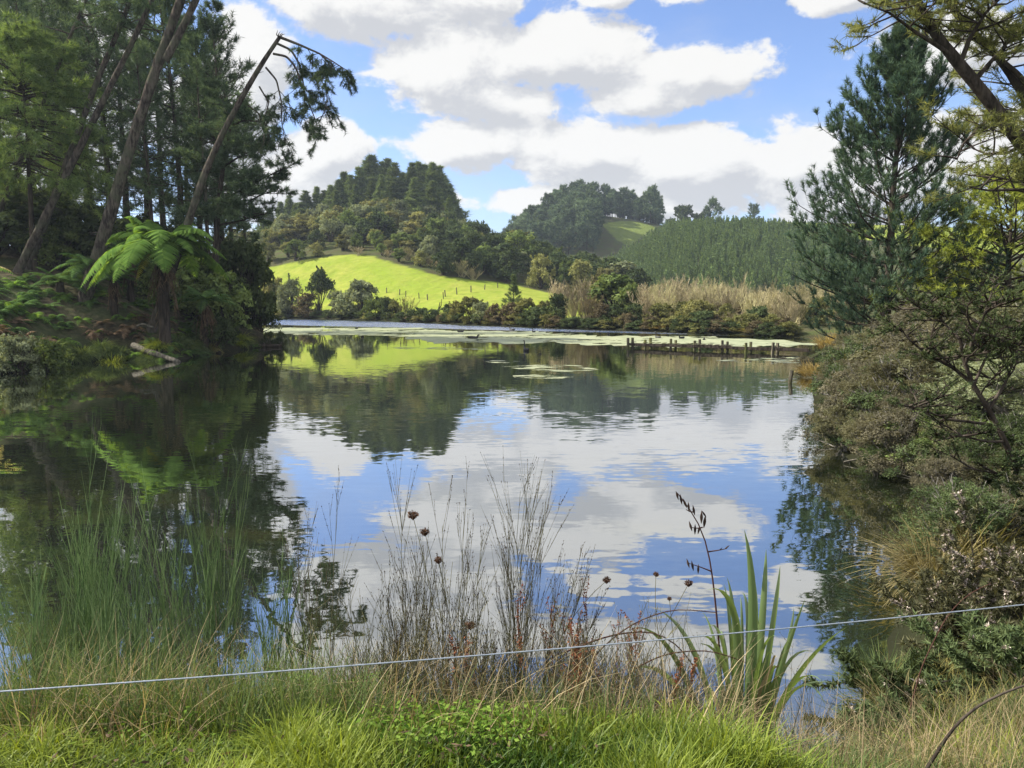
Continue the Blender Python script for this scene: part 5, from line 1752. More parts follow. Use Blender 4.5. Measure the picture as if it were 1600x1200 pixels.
        st.tubes(TW, np.full((len(TW), 4), .003) * np.linspace(1.2, .5, 4), 3)
        C, D = tufts(rng, TW, 9, .1)
        C2, D2 = tufts(rng, P, 12, .35)
        C, D = np.concatenate([C, C2]), np.concatenate([D, D2])
        lv.needles(C, D, rng, 5, .075, .016, .6)
        st.build('stems', M['bark_dark'], o)
        lv.build('foliage', M[mat], o)
        if fl:
            idx = rng.choice(len(TW), int(len(TW) * fl), replace=False)
            Cf, Df = tufts(rng, TW[idx], 9, .45)
            fm.needles(Cf, Df, rng, 6, .034, .020, .3)
            fm.build('flower_spikes', M['flower_grey'], o)
        return o
    heath(671, 1545, 6.8, .58, 1.0, 32, 'dense dark heath shrub with faded pinkish flower spikes over the water', 'heath', .38)
    heath(672, 1455, 6.0, .34, .80, 28, 'low dark green shrub drooping to the water below the heath shrub', 'bush_dark', .10)
    heath(675, 1425, 5.3, .26, .60, 22, 'lowest dark shrub on the muddy edge nearest the flax', 'bush_dark', .06)
    heath(673, 1590, 6.9, .85, 1.0, 24, 'taller shrub crowded with pale grey seed flowers at the right edge', 'heath', .7)
    heath(674, 1600, 6.0, .42, 1.0, 26, 'leafy green shrub at the right edge below the pale flowered one', 'bush_dark', .08)
    # tussocks in the bottom right corner
    for i, (px, Y, n, h, m, lab) in enumerate([(1525, 4.5, 520, .62, 'sedge_yellow', 'bright yellow green sedge tussock in the bottom right corner'), (1480, 3.9, 420, .5, 'straw', 'straw coloured grass tussock in front of the bright right tussock'), (1600, 4.0, 420, .55, 'sedge_yellow', 'yellow green sedge tussock at the right edge'), (1420, 4.4, 260, .45, 'sedge', 'thin green sedge tussock at the water below the heath shrub'), (1570, 3.4, 420, .45, 'sedge_gold', 'golden tussock nearest the bottom right corner'), (1412, 6.2, 420, .62, 'sedge', 'dark sedge tussock on the muddy edge left of the flowering heath shrub'), (1440, 5.75, 300, .5, 'sedge_brown', 'small brown sedge tussock between the dark sedge and the heath shrub')]):
        x = px_x(px, Y)
        o = tussock(680 + i, n, h, 1.05, .0034, .6, 7, (.5, 1.45), .13).build('sedge_tussock', M[m])
        o.location = tuple(gp(x, Y, -.02))
        tag(o, lab, 'sedge')


right_bank()


# ------------------------------------------------------------------ jetty, posts and birds on the lake
def lake_things():
    R = random.Random(66)
    # old jetty: pairs of posts either side of a low sunken walkway beam
    pairs = [(983, 988, 543.5), (1009, 1016, 544.2), (1049, 1055, 545.4), (1087, 1093, 546.6), (1130, 1136, 548.6), (1167, 1172, 550.2), (1208, 1214, 551.8)]
    a = on_water(983, 543.5)
    b = on_water(1262, 554)
    o = empty('jetty', tuple(a), 0, 'long low ruined wooden jetty with paired posts at the right shore', 'jetty')
    d = (b - a) / np.linalg.norm(b - a)
    ang = atan2(d[1], d[0])
    n = np.array([-d[1], d[0], 0])
    L = np.linalg.norm(b - a)
    for k, off in ((0, .0), (1, .42)):
        bm = MB()
        nseg = 5
        for q in range(nseg):
            l = L / nseg
            bm.box(d * (l * (q + .5)) + n * off + np.array([0, 0, .27 + .02 * ((q * 7) % 3) - .05 * k]), (l * .5 - .004, .07, .095), ang, .5, R.uniform(-.006, .006))
        bm.build('beam', M['bark_dark'], o)
    for q in range(26):
        if R.random() < .35:
            continue
        bm = MB().box(d * (L * (q + .5) / 26) + n * .21 + np.array([0, 0, .42 + R.uniform(0, .01)]), (.10, .30, .018), ang + R.uniform(-.1, .1))
        bm.build('plank', M['wood'], o)
    for (p1, p2, py) in pairs:
        for k, px in enumerate((p1, p2)):
            w = on_water(px, py) - a
            h = R.uniform(.62, .78)
            mb = MB()
            mb.box(w + n * (.07 if k else -.16) + np.array([0, 0, h / 2 - .5]), (.075, .075, h / 2 + .5), R.uniform(0, 1), .5, R.uniform(-.05, .05))
            mb.build('post', M['wood'], o)
    p = on_water(1234, 598)
    mb = MB()
    P = np.array([[-.04, 0, -.8], [0, 0, 0], [.07, 0, .52]])
    mb.tubes(P, np.array([.085, .085, .08]), 9, .5, True)
    o = mb.build('mooring_post', M['wood'], None, False)
    o.location = tuple(p)
    tag(o, 'short leaning wooden post alone in the water near the right shore', 'post')

    def bird(px, py, s, neck, lab, head=1, group=None, name='water_bird'):
        """floating water bird: low hull-shaped body, tail, neck and head in one skin"""
        p = on_water(px, py)
        rows = [(-.34, .10, .015, .03), (-.26, .09, .06, .06), (-.12, .06, .115, .09), (.05, .05, .125, .10), (.18, .06, .09, .085), (.235, .12, .05, .06)]
        if neck:
            rows += [(.25, .22, .034, .04), (.235, .36, .028, .03), (.25, .46, .028, .03), (.29, .505, .034, .034), (.34, .50, .028, .026), (.42, .475, .010, .010)]
        else:
            rows += [(.255, .17, .045, .05), (.29, .215, .045, .042), (.335, .21, .030, .028), (.39, .195, .012, .010)]
        rows = np.array(rows) * s
        Pth = np.stack([rows[:, 0], rows[:, 0] * 0, rows[:, 1]], -1)
        T = unit(np.gradient(Pth, axis=0))
        U = np.tile([[0, 1.0, 0]], (len(rows), 1))
        W = np.cross(T, U)
        an = np.linspace(0, 2 * pi, 12, endpoint=False)
        V = Pth[:, None] + U[:, None] * (np.cos(an)[None, :, None] * rows[:, 2][:, None, None]) + W[:, None] * (np.sin(an)[None, :, None] * rows[:, 3][:, None, None])
        K, S = len(rows), 12
        i = np.arange(K - 1)[:, None] * S + np.arange(S)[None]
        j = np.arange(K - 1)[:, None] * S + (np.arange(S)[None] + 1) % S
        Q = np.stack([i, j, j + S, i + S], -1).reshape(-1, 4)
        tt = np.linspace(.2, .8, K).repeat(S)
        o = MB().add(V, Q, None, tt).build(name, M['bird'], None, True)
        o.location = (p[0], p[1], -.01)
        o.rotation_euler = (0, 0, head)
        return tag(o, lab, 'bird', group)
    bird(822, 548, 1.35, True, 'dark swan with raised neck on the open water left of the jetty', 1.9, None, 'swan')
    bird(740, 529, 1.5, False, 'dark duck at the near edge of the weed mat', .1, None, 'duck')
    for i, (px, py) in enumerate([(557, 514), (720, 519), (834, 519), (886, 521), (951, 522), (1028, 528), (1065, 529), (1100, 531), (800, 516)]):
        bird(px, py, R.uniform(.9, 1.4), i % 3 == 2, 'tiny dark water bird far out by the weed mat', R.uniform(0, 6), 'water birds far out on the lake')


lake_things()


# ------------------------------------------------------------------ foreground bank
def foreground():
    R = random.Random(77)
    rng = np.random.default_rng(77)
    # grass: short lush turf at the front left, longer green clumps to the right, sparse toward the water
    n = 120000
    Y = 2.15 + 3.4 * rng.uniform(0, 1, n) ** 1.7
    X = rng.uniform(-1, 1, n) * (.70 * Y + .35)
    d = sdf(X, Y)
    cl = np.sin(X * 5.1 + 1.7 * np.sin(Y * 4.3)) + np.sin(Y * 6.3 + 1.9 * np.sin(X * 3.7 + 1)) + .7 * np.sin(X * 13 + Y * 9)
    keep = (d > .05) & (rng.uniform(0, 1, n) < np.where(Y < 2.95, 1.0, np.clip(.78 + .25 * cl, .58, 1)) * (1 - .9 * sstep(Y, 2.75, 3.05)))
    X, Y, cl = X[keep], Y[keep], cl[keep]
    Z = H(X, Y)
    n = len(X)
    px = 800 + X / Y * F
    lush = sstep(px, 560, 300) * (1 - sstep(Y, 3.2, 3.7))
    right = sstep(px, 820, 960) * (1 - sstep(px, 1330, 1420))
    hgt = (.062 + .065 * rng.uniform(0, 1, n) ** 1.5) * (1 + .45 * np.clip(cl, -.5, 2)) + .07 * right * rng.uniform(0, 1, n) - .02 * sstep(Y, 2.8, 3.2)
    tint = np.clip(.30 + .32 * lush + .16 * cl + rng.normal(0, .24, n) - .15 * sstep(Y, 3.3, 4.4), 0, 1)
    lean = np.where(lush > .5, 1.0, .65)
    mb = MB()
    grass_blades(mb, rng, X, Y, Z, hgt * rng.uniform(.6, 1.25, n), lean, .0036, tint)
    tag(mb.build('grass', M['grass']), 'bright green grass along the near bank', 'grass', None, 'stuff')
    # dead straw and matted stalks
    n = 26000
    Y = 2.7 + 2.5 * rng.uniform(0, 1, n)
    X = rng.uniform(-1, 1, n) * (.70 * Y + .3)
    px = 800 + X / Y * F
    w = .25 + .75 * sstep(Y, 3.0, 3.5)
    w *= np.clip(.45 + .5 * np.sin(X * 4 + 2) * np.sin(Y * 3 + X), .1, 1)
    keep = (sdf(X, Y) > .1) & (rng.uniform(0, 1, n) < w)
    X, Y = X[keep], Y[keep]
    mb = MB()
    grass_blades(mb, rng, X, Y, H(X, Y), rng.uniform(.10, .62, len(X)), .8, .0019, rng.uniform(0, 1, len(X)), 5)
    tag(mb.build('dry_grass', M['straw']), 'dead straw stalks matted through the bank grass', 'dry grass', None, 'stuff')
    # rough dark green grass on the slope down to the water
    n = 34000
    Y = 2.9 + 2.6 * rng.uniform(0, 1, n)
    X = rng.uniform(-1, 1, n) * (.70 * Y + .3)
    px = 800 + X / Y * F
    w = .62 + .38 * sstep(px, 640, 420) + .9 * sstep(px, 1320, 1420) + .3 * np.sin(X * 6 + Y * 4)
    keep = (sdf(X, Y) > .1) & (rng.uniform(0, 1, n) < w)
    X, Y, px = X[keep], Y[keep], px[keep]
    mb = MB()
    grass_blades(mb, rng, X, Y, H(X, Y), rng.uniform(.12, .52, len(X)) * (.7 + .4 * sstep(px, 640, 420)), .55, .0022, rng.uniform(0, .9, len(X)), 5)
    tag(mb.build('rough_grass', M['sedge']), 'long rough dark green grass on the slope to the water', 'rough grass', None, 'stuff')
    n = 2600
    Y = 3.6 + 3.0 * rng.uniform(0, 1, n)
    px = rng.uniform(1300, 1640, n)
    X = (px - 800) / F * Y
    dd = sdf(X, Y)
    keep = (dd > -.05) & (dd < 1.6)
    X, Y = X[keep], Y[keep]
    mb = MB()
    grass_blades(mb, rng, X, Y, np.maximum(H(X, Y), 0), rng.uniform(.10, .34, len(X)), .9, .0034, rng.uniform(0, .8, len(X)), 5)
    tag(mb.build('bank_sedge', M['sedge_gold']), 'sparse golden sedge on the muddy right edge', 'sedge', None, 'stuff')
    # low leafy ground cover
    n = 5200
    px0 = np.array([700, 770, 640, 745, 820, 1120, 560, 1350, 250])
    py0 = np.array([1120, 1085, 1150, 1170, 1130, 1060, 1120, 1120, 1085])
    k = rng.integers(0, len(px0), n)
    Yc = np.array([3.0, 3.2, 2.9, 2.8, 3.0, 3.4, 3.0, 3.4, 3.1])[k]
    Xc = (px0[k] - 800) / F * Yc + rng.normal(0, .16, n)
    Yc = Yc + rng.normal(0, .16, n)
    Zc = H(Xc, Yc) + rng.uniform(.01, .17, n) * np.exp(-rng.uniform(0, 1, n))
    keep = sdf(Xc, Yc) > .1
    C = np.stack([Xc, Yc, Zc], -1)[keep]
    m = len(C)
    mb = MB().leaves(C, unit(np.array([0, 0, 1.0]) + rng.normal(0, .55, (m, 3))), rand_unit(rng, m), rng.uniform(.008, .017, m), rng.uniform(.004, .009, m), rng.uniform(0, 1, m))
    tag(mb.build('ground_cover', M['clover']), 'small leafy weeds low in the bank grass', 'weeds', None, 'stuff')
    n = 900
    Y = 2.5 + 1.3 * rng.uniform(0, 1, n)
    X = rng.uniform(-1, 1, n) * (.70 * Y + .2)
    C = np.stack([X, Y, H(X, Y) + rng.uniform(.01, .07, n)], -1)
    mb = MB().leaves(C, unit(np.array([0, 0, 1.0]) + rng.normal(0, .5, (n, 3))), rand_unit(rng, n), rng.uniform(.008, .030, n), rng.uniform(.003, .008, n), rng.uniform(0, 1, n))
    tag(mb.build('fallen_leaves', M['fern_brown']), 'brown dead leaves and bits lying in the bank grass', 'leaf litter', None, 'stuff')
    # tangle of thin dark dead stems
    n = 1800
    Y = 3.3 + 1.6 * rng.uniform(0, 1, n)
    px = rng.choice([1, 1, 1, 0], n) * rng.uniform(520, 1130, n)
    px = np.where(px == 0, rng.uniform(0, 1600, n), px)
    X = (px - 800) / F * Y
    keep = sdf(X, Y) > .1
    X, Y = X[keep], Y[keep]
    n = len(X)
    b = np.stack([X, Y, H(X, Y) - .02], -1)
    P = branch_set(rng, b, rng.uniform(0, 6.28, n), rng.uniform(.22, .78, n), rng.uniform(.9, 1.55, n), rng.uniform(-.25, .05, n), 6, .05)
    mb = MB().tubes(P, np.full((n, 6), .0016) * np.linspace(1.2, .5, 6), 3, rng.uniform(0, 1, n))
    T = twigs_on(rng, P, 6, .3, .28, (.3, .9), .3, 3, .1)
    mb.tubes(T, np.full((len(T), 3), .0009) * np.array([[1.2, .9, .5]]), 3, rng.uniform(0, 1, len(T)))
    C, D = tufts(rng, T, 2, .4)
    mb.leaves(C, rand_unit(rng, len(C)), D, .006, .0026, rng.uniform(0, .6, len(C)))
    tag(mb.build('dead_weed_stems', M['broom_dry']), 'tangle of thin dark dead weed stems on the bank edge', 'dead weeds', None, 'stuff')

    # broom bushes
    def broom(seed, px, Y, top, ns, wpx, mat, lab, dry=False, leanx=0.0, group=None):
        r = np.random.default_rng(seed)
        x = px_x(px, Y)
        z0 = gz(x, Y)
        h = at(px, top, Y)[2] - z0
        o = empty('broom_bush', (x, Y, z0 - .03), 0, lab, 'broom', group)
        b = r.normal(0, .022, (ns, 3)) * np.array([1, 1, 0])
        sp = wpx / F * Y * .5 / max(h, .2)
        up = pi / 2 - r.uniform(0.05, 1.25, ns) * np.arctan(sp)
        P = branch_set(r, b, r.uniform(0, 6.28, ns), h * r.uniform(.5, .88, ns), up, r.uniform(-.03, .06, ns), 7, .025)
        P[..., 0] += leanx * (P[..., 2] ** 1.3)
        st, tw = MB(), MB()
        st.tubes(P, np.full((ns, 7), .0030 if not dry else .0023) * np.linspace(1.3, .5, 7), 4, r.uniform(0, .6, ns))
        T = twigs_on(r, P, 9 if not dry else 10, .18, .48, (.10, .36), .10, 4, .04)
        tw.tubes(T, np.full((len(T), 4), .0018 if not dry else .0012) * np.linspace(1.2, .4, 4), 3, r.uniform(0, 1, len(T)))
        T2 = twigs_on(r, T, 2, .15, .5, (.08, .30), .05, 3, .02)
        tw.tubes(T2, np.full((len(T2), 3), .0011) * np.array([[1.2, .8, .4]]), 3, r.uniform(0, 1, len(T2)))
        st.build('stems', M[mat], o, True)
        tw.build('twigs', M[mat], o)
        if dry:
            C, D = tufts(r, np.concatenate([T[:, [0, 1, 3]], T2]), 5, .2)
            pd = MB().leaves(C, rand_unit(r, len(C)), unit(D + r.normal(0, .4, C.shape)), r.uniform(.005, .010, len(C)), .0024, r.uniform(0, 1, len(C)))
            pd.build('dry_pods', M['pod'], o)
        return o
    G = [(110, 4.4, 668, 13, 150, 'tallest green broom at the left with stems fanning above the dark water'), (175, 4.3, 760, 10, 110, 'green broom just right of the tallest left one'), (60, 4.1, 800, 10, 120, 'green broom near the left edge with arching stems'), (10, 3.9, 850, 12, 140, 'green broom cut by the left edge'),
         (240, 4.5, 715, 8, 90, 'slender green broom with a feathery pale top left of middle'), (325, 4.5, 700, 9, 90, 'upright green broom before the dark tree reflection'), (290, 4.2, 830, 9, 130, 'short bushy green broom between the two slender ones'), (400, 4.3, 850, 10, 110, 'low green broom where the dark reflection meets the clouds'), (140, 3.8, 900, 14, 200, 'low spreading green broom behind the wire at the left'), (450, 4.4, 900, 8, 80, 'sparse green broom left of the first dry brown one'), (215, 3.9, 930, 12, 160, 'low green broom in front of the slender feathery one')]
    for i, (px, Y, top, ns, w, lab) in enumerate(G):
        broom(700 + i, px, Y, top, ns, w, 'broom_green', lab)
    D = [(482, 4.4, 735, 6, 60, 0, 'narrow upright dry broom left of the middle'), (640, 4.3, 752, 12, 150, -.04, 'wide fan of dry broom stems with brown seed heads beside it'), (690, 4.4, 770, 7, 70, .02, 'thin dry broom right of the wide fan'), (735, 4.2, 820, 6, 70, .03, 'short dry broom between the two tall dry fans'),
         (805, 4.3, 728, 13, 120, .03, 'tallest dry broom in the middle covered in small dark pods'), (850, 4.3, 850, 8, 110, .22, 'dry broom leaning right beside the tallest dry one'), (595, 4.0, 930, 7, 70, 0, 'short dark dry broom stump clump under the wide fan'), (760, 4.0, 940, 7, 90, 0, 'low dry broom in front of the tallest dry one'), (905, 4.1, 930, 6, 80, .1, 'low dry broom left of the red dock stems')]
    for i, (px, Y, top, ns, w, lx, lab) in enumerate(D):
        broom(730 + i, px, Y, top, ns, w, 'broom_dry', lab, True, lx)

    # flax bush: every leaf its own part
    Yf = 4.55
    fx = px_x(1170, Yf)
    base = gp(fx, Yf, -.05)
    o = empty('flax_bush', tuple(base), 0, 'green flax bush with sword leaves and a tall dark flower stalk', 'flax')
    LV = [((1165, 1130), (1176, 980), (1163, 828), 14, 0), ((1175, 1130), (1189, 990), (1197, 858), 11, .1), ((1180, 1130), (1205, 1000), (1219, 884), 10, .15), ((1160, 1130), (1150, 1005), (1136, 902), 8, .1), ((1156, 1130), (1144, 1010), (1131, 912), 7, .2), ((1150, 1130), (1152, 985), (1103, 922), 11, -.2),
          ((1175, 1130), (1222, 1040), (1258, 936), 7, -.1), ((1180, 1135), (1240, 1068), (1323, 980), 12, -.15), ((1185, 1140), (1232, 1082), (1284, 1064), 12, -.3), ((1190, 1145), (1240, 1082), (1291, 1104), 8, -.35), ((1130, 1135), (1092, 1035), (1027, 952), 9, .1), ((1115, 1140), (1055, 1030), (980, 983), 9, -.1),
          ((1120, 1140), (1056, 1070), (978, 1050), 8, -.25), ((1125, 1130), (1122, 1040), (1097, 955), 6, .2), ((1165, 1130), (1170, 1000), (1159, 925), 8, .2), ((1195, 1130), (1213, 1060), (1232, 1000), 8, .1), ((1170, 1130), (1182, 1010), (1178, 900), 9, .25), ((1188, 1130), (1226, 1030), (1240, 950), 6, .2), ((1145, 1130), (1136, 1040), (1125, 985), 8, .3), ((1183, 1135), (1200, 1080), (1212, 1040), 9, -.3)]
    for q in range(16):
        t_ = R.uniform(-1, 1)
        L_ = R.uniform(90, 250) * (1 - .35 * abs(t_))
        x0 = 1165 + 26 * t_ + R.uniform(-8, 8)
        LV.append(((x0, 1135), (x0 + 28 * t_, 1135 - L_ * .6), (x0 + 95 * t_ * R.uniform(.5, 1.3), 1135 - L_ * R.uniform(.75, 1)), R.uniform(5, 9), R.uniform(-.35, .35)))
    for i, (p0, p1, p2, w, dy) in enumerate(LV):
        w = w * .57
        A, B, C = at(*p0, Yf), at(*p1, Yf + dy * .5), at(*p2, Yf + dy)
        A[2] = min(A[2], base[2] + .05)
        A[:2] = base[:2] + (A[:2] - base[:2]) * .8
        s = np.linspace(0, 1, 12)[:, None]
        B2 = 2 * B - .5 * (A + C)
        P = (1 - s) ** 2 * A + 2 * s * (1 - s) * B2 + s * s * C
        W = w / F * Yf * np.array([.72, .85, .95, 1, 1, .98, .92, .82, .68, .50, .28, .02])
        yaw = R.uniform(-.55, .55)
        side = np.array([[cos(yaw), sin(yaw), R.uniform(-.15, .15)]])
        T = unit(C - A)
        side = unit(side - (side @ T)[:, None] * T)
        mb = MB().ribbons((P - base)[None], W[None], side, np.linspace(R.uniform(.2, .5), R.uniform(.5, 1.0), 12)[None], .38)
        dead = i > 19 and i % 4 == 0
        lf = mb.build('leaf', M['straw' if dead else 'flax'], o, True)
        if dead:
            lf['label'] = 'dead straw coloured flax leaf'
    st = smooth_path([at(*p, Yf + .15) - base for p in [(1130, 1130), (1124, 1010), (1117, 930), (1108, 860), (1094, 815), (1075, 790), (1058, 770)]], 14)
    sm = MB().tubes(st, np.linspace(.0085, .003, 14), 6, .3)
    sides_ = [[(1112, 893), (1095, 886), (1076, 880)], [(1107, 862), (1122, 860), (1136, 857)], [(1098, 824), (1090, 826), (1080, 824)], [(1085, 800), (1078, 800), (1072, 796)]]
    for q in sides_:
        sm.tubes(smooth_path([at(*p, Yf + .15) - base for p in q], 6), np.linspace(.005, .002, 6), 5, .3)
    sk = sm.build('flower_stalk', M['bramble'], o, True)
    for (px, py, ln, tl) in [(1058, 774, 16, -.3), (1064, 780, 18, -.2), (1070, 786, 18, -.4), (1076, 792, 17, -.1), (1084, 797, 18, -.2), (1096, 808, 22, 0), (1101, 815, 22, .1), (1079, 822, 18, -.3), (1086, 827, 18, 0), (1092, 828, 15, .2), (1075, 880, 17, -.3), (1082, 884, 18, -.2), (1091, 889, 17, 0), (1136, 855, 11, .9), (1126, 858, 8, .8), (1100, 803, 14, -.6)]:
        c = at(px, py, Yf + .15) - base
        l = ln / F * Yf
        ax = np.array([sin(tl), 0, cos(tl)])
        P = c + ax * np.linspace(-.5, .5, 7)[:, None] * l
        MB().tubes(P, l * np.array([.02, .06, .10, .115, .09, .05, .012]), 6, np.array([R.uniform(0, 1)])).build('seed_pod', M['pod'], sk, True)

    # dock stems with rusty seed
    for i in range(20):
        px = R.choice([R.uniform(845, 1015), R.uniform(860, 990), R.uniform(700, 1090)])
        Y = R.uniform(3.6, 4.4)
        x = px_x(px, Y)
        top = R.uniform(935, 1030)
        b = gp(x, Y, -.02)
        h = max(.15, at(px, top, Y)[2] - b[2])
        r = np.random.default_rng(800 + i)
        P = branch_set(r, np.zeros((1, 3)), r.uniform(0, 6, 1), np.array([h]), np.array([1.45]), np.array([0.0]), 7, .03)
        o = empty('dock_plant', tuple(b), 0, 'rusty red dead dock stem with dry seed among the dark bank weeds', 'dock', 'dead dock stems on the bank edge')
        sm = MB().tubes(P, np.linspace(.0040, .0014, 7)[None], 5, .3)
        T = twigs_on(r, P, 9, .35, .25, (.25, .6), .4, 3, .1)
        sm.tubes(T, np.full((len(T), 3), .0014), 3, .4)
        sm.build('stem', M['dock'], o, True)
        C, D_ = tufts(r, np.concatenate([T, P[:, [2, 4, 6]], P[:, [2, 4, 6]]]), 18, .05)
        C = C + r.normal(0, .006, C.shape)
        MB().leaves(C, rand_unit(r, len(C)), rand_unit(r, len(C)), r.uniform(.004, .009, len(C)), r.uniform(.003, .006, len(C)), r.uniform(0, 1, len(C))).build('seed_cluster', M['dock'], o)  # dock seed clusters, drawn as small leaf-shaped faces

    # wild carrot and other stems with a brown head
    for i, (pts, Y, hr, lab) in enumerate([([(700, 1090), (680, 960), (662, 870), (645, 806)], 4.2, 9, 'wild carrot stem with the highest round brown seed head'), ([(705, 1095), (692, 980), (676, 880), (664, 832)], 4.25, 8, 'wild carrot stem with a flat brown head just below the highest one'), ([(715, 1090), (708, 1000), (697, 930), (685, 876)], 4.3, 7, 'wild carrot stem with a drooping brown head lower right of the pair'),
                                           ([(745, 1095), (742, 1050), (738, 1010), (735, 978)], 4.0, 9, 'short stem with a closed brown seed head just above the wire'), ([(985, 1100), (1010, 1030), (1050, 960), (1076, 912)], 4.4, 7, 'thin stem with a small dark ragged head left of the flax stalk'), ([(1040, 1100), (1030, 1000), (1022, 940), (1025, 898)], 4.4, 5, 'thin curved stem with a small pointed head over the blue reflection'),
                                           ([(1060, 1100), (1055, 1020), (1048, 960), (1046, 936)], 4.4, 4, 'thin straight stem with a tiny head left of the flax leaves'), ([(840, 1080), (880, 985), (920, 930), (948, 907)], 4.3, 7, 'leaning stem with dark clustered buds right of the tallest dry broom')]):
        P = smooth_path([at(*p, Y) for p in pts], 10)
        b = P[0].copy()
        b[2] = min(b[2], gz(b[0], b[1]))
        P[0] = b
        P = P - b
        o = empty('seed_head_stem', tuple(b), 0, lab, 'seed head')
        MB().tubes(P, np.linspace(.0030, .0016, 10), 5, .4).build('stem', M['broom_dry'], o, True)
        r = np.random.default_rng(840 + i)
        rad = hr / F * Y
        n = 170
        u = rand_unit(r, n)
        u[:, 2] = u[:, 2] * .75 + .2
        C = P[-1] + u * rad * r.uniform(.5, 1, (n, 1))
        hm = MB().leaves(C, rand_unit(r, n), u, rad * .28, rad * .11, r.uniform(0, 1, n))
        hm.tubes(np.stack([np.tile(P[-1] - [0, 0, rad * .8], (24, 1)), P[-1] + rand_unit(r, 24) * rad * .7 * np.array([1, 1, .6])], 1), np.full((24, 2), .0011), 3, .3)
        hm.build('seed_head', M['seed_head'], o)

    # bramble canes
    for i, (pts, Y, lab) in enumerate([([(890, 1090), (930, 1020), (985, 975), (1050, 950), (1118, 957)], 4.1, 'arching bramble cane reaching right to the flax stalk'), ([(880, 1020), (950, 992), (1020, 984), (1065, 1010), (1095, 1060), (1108, 1110)], 4.0, 'bramble cane bending down at the left foot of the flax'), ([(950, 1100), (980, 1050), (1040, 1020), (1110, 1015), (1165, 1035)], 3.9, 'low bramble cane crossing in front of the flax leaves'),
                                       ([(1420, 1115), (1440, 1040), (1480, 960), (1515, 925), (1548, 912)], 5.2, 'reddish arching cane before the right heath shrub'), ([(1445, 1205), (1490, 1135), (1530, 1100), (1585, 1075), (1640, 1060)], 3.1, 'dark dead stick rising across the bottom right tussocks')]):
        P = smooth_path([at(*p, Y) for p in pts], 16)
        b = P[0].copy()
        P = P - b
        mb = MB().tubes(P, np.linspace(.0052, .0024, 16) * (1.6 if i == 4 else 1), 5, .4)
        r = np.random.default_rng(860 + i)
        if i < 4:
            k = path_interp(P, r.uniform(.05, .98, 60))
            d = rand_unit(r, 60)
            mb.tubes(np.stack([k, k + d * .009], 1), np.full((60, 2), .0010), 3, .6)
        o = mb.build('bramble_cane' if i < 4 else 'dead_stick', M['bramble'] if i < 4 else M['bark_dark'], None, True)
        o.location = tuple(b)
        tag(o, lab, 'bramble' if i < 4 else 'stick')

    # small bracken frond by the wire
    for i, (px, Y, L, az, lab) in enumerate([(470, 4.0, .62, 1.45, 'small bracken frond reaching right just above the wire'), (520, 3.9, .45, -1.3, 'small bracken frond reaching left beside the wire')]):
        x = px_x(px, Y)
        b = gp(x, Y, .22)
        r = np.random.default_rng(880 + i)
        mb = MB()
        frond_mb(mb, r, np.zeros(3), az, L, .55, .30, 15, .24, .024)
        mb.tubes(np.array([[0, 0, -.28], [0, 0, 0]]), np.array([.004, .004]), 4)
        o = mb.build('bracken_fern', M['fern'])
        o.location = tuple(b)
        tag(o, lab, 'fern')

    # long grass clumps standing up in front
    tuft = [[('grass_clump', tussock(890 + i, 85, .30, .95, .0046, .42, 6, (.8, 1.52), .07).mesh('grass_clump', M['sedge_yellow']), None)] for i in range(3)]
    cl = [(425, 2.75, .85), (460, 2.85, .8), (395, 2.72, .7), (560, 3.0, .6), (1080, 3.0, .95), (1120, 2.9, 1.0), (1050, 3.1, .85), (1000, 2.95, .75), (960, 2.85, .75), (900, 2.8, .7), (1150, 3.05, .8), (1200, 3.0, .75), (870, 3.0, .6), (1280, 2.95, .65), (1020, 2.8, .85), (780, 2.8, .55), (1380, 3.0, .75), (1330, 3.2, .75), (620, 2.85, .5), (720, 3.1, .5), (230, 3.0, .6), (80, 3.0, .6), (310, 3.1, .7), (1450, 3.1, .8)]
    for i, (px, Y, s) in enumerate(cl):
        x = px_x(px, Y)
        m = 'grass' if i % 4 else 'sedge_yellow'
        place(tuft[i % 3], 'grass_clump', gp(x, Y, -.02), (s, s, s * R.uniform(.8, 1.1)), R.uniform(0, 6), 'bright upright grass clump on the near bank' if m == 'grass' else 'yellowish upright grass clump on the near bank', 'grass clump', 'grass clumps on the near bank', {'grass_clump': M[m]})
    # dead bushy tangle at the left edge
    r = np.random.default_rng(895)
    for i, (px, Y, hh, lab) in enumerate([(45, 3.5, .30, 'matted heap of grey dead stalks at the left edge under the wire'), (510, 3.55, .24, 'matted heap of brown dead stalks below the bracken frond')]):
        n = 420
        x = px_x(px, Y)
        b = r.normal(0, .17, (n, 3)) * np.array([1, .6, 0])
        P = branch_set(r, b, r.uniform(0, 6.28, n), r.uniform(.15, .5, n), r.uniform(.2, 1.3, n), -r.uniform(.2, .9, n), 6, .06)
        P[..., 2] = np.maximum(P[..., 2], -.02) * hh / .25
        mb = MB().ribbons(P, np.array([[.0018, .0018, .0016, .0014, .001, .0005]]), rand_unit(r, n), r.uniform(0, .9, n))
        o = mb.build('dead_stalk_heap', M['straw'])
        o.location = tuple(gp(x, Y, -.01))
        tag(o, lab, 'dead stalks')

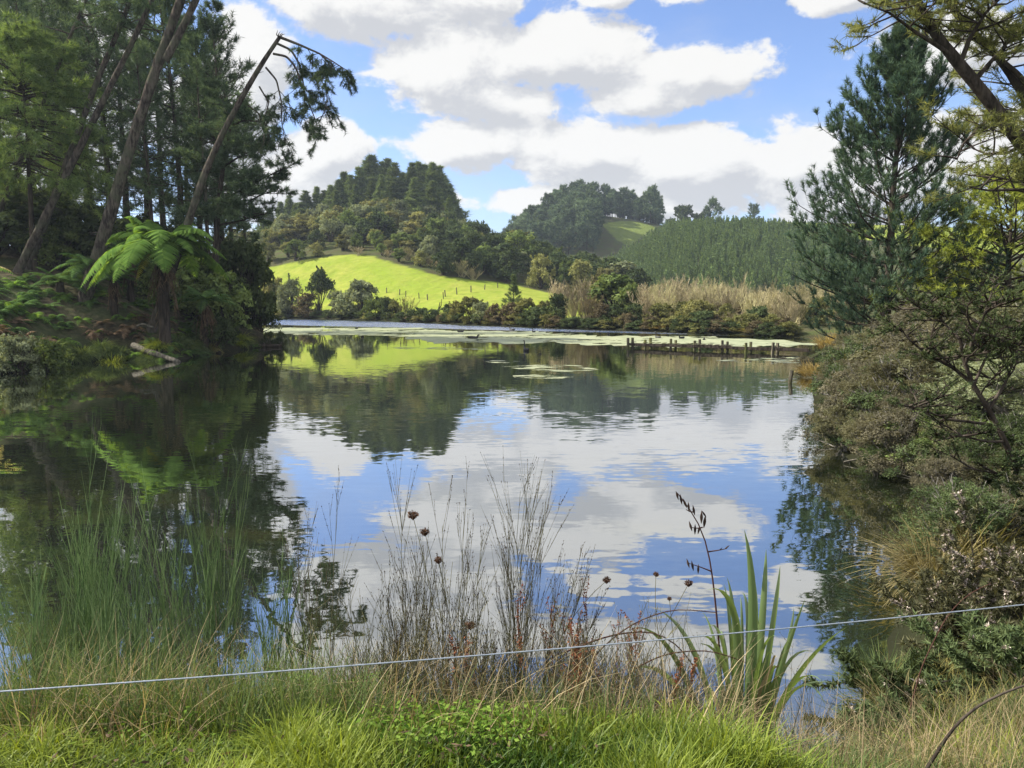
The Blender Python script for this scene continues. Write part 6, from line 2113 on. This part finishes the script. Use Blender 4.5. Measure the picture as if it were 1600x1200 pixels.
    # fence wire with posts just beyond both sides of the view
    a, b = at(0, 1087, 2.45), at(1600, 946, 3.35)
    d = b - a
    A, B = a - d * .16, b + d * .30
    s = np.linspace(0, 1, 30)[:, None]
    P = A + (B - A) * s
    P[:, 2] += -.040 * 4 * (s[:, 0] * (1 - s[:, 0])) + .030
    o = empty('wire_fence', (float(A[0]), float(A[1]), gz(A[0], A[1])), 0, 'single taut silvery fence wire stretched across the near bank', 'fence')
    org = np.array(o.location)
    wm = MB().tubes(P - org, np.full(30, .0028), 6)
    k = 420
    ss = np.linspace(0, 1, k)
    Q = path_interp(P, ss) - org
    ph = ss * np.linalg.norm(B - A) / .035 * 2 * pi
    dd = unit(B - A)
    u = unit(np.cross(dd, [0, 0, 1.0]))
    v = np.cross(dd, u)
    wm.tubes(Q + (np.cos(ph)[:, None] * u + np.sin(ph)[:, None] * v) * .0026, np.full(k, .0014), 4)
    wm.build('wire', M['wire'], o, True)
    for e in (A, B):
        g = gz(e[0], e[1])
        MB().box(np.array([e[0], e[1] + .055, g + .3]) - org, (.05, .05, .75), .2).build('post', M['wood'], o)


foreground()


# ------------------------------------------------------------------ air
def haze():
    m = bpy.data.materials.new('pale_air')
    m.use_nodes = True
    m.node_tree.nodes.clear()
    t = NT(m.node_tree)
    o = t.n('ShaderNodeOutputMaterial')
    v = t.n('ShaderNodeVolumePrincipled')
    v.inputs['Color'].default_value = (0.72, 0.84, 1.0, 1)
    v.inputs['Density'].default_value = 0.00019
    v.inputs['Anisotropy'].default_value = 0.25
    m.node_tree.links.new(v.outputs[0], o.inputs['Volume'])
    x0, x1, y0, y1, z0, z1 = -905, 905, -65, 905, -3.0, 110
    V = [(x, y, z) for z in (z0, z1) for x, y in ((x0, y0), (x1, y0), (x1, y1), (x0, y1))]
    Q = [(3, 2, 1, 0), (4, 5, 6, 7), (0, 1, 5, 4), (1, 2, 6, 5), (2, 3, 7, 6), (3, 0, 4, 7)]
    ob = MB().add(V, Q).build('haze', m)
    tag(ob, 'thin pale haze filling the valley air', 'haze', None, 'stuff')


haze()
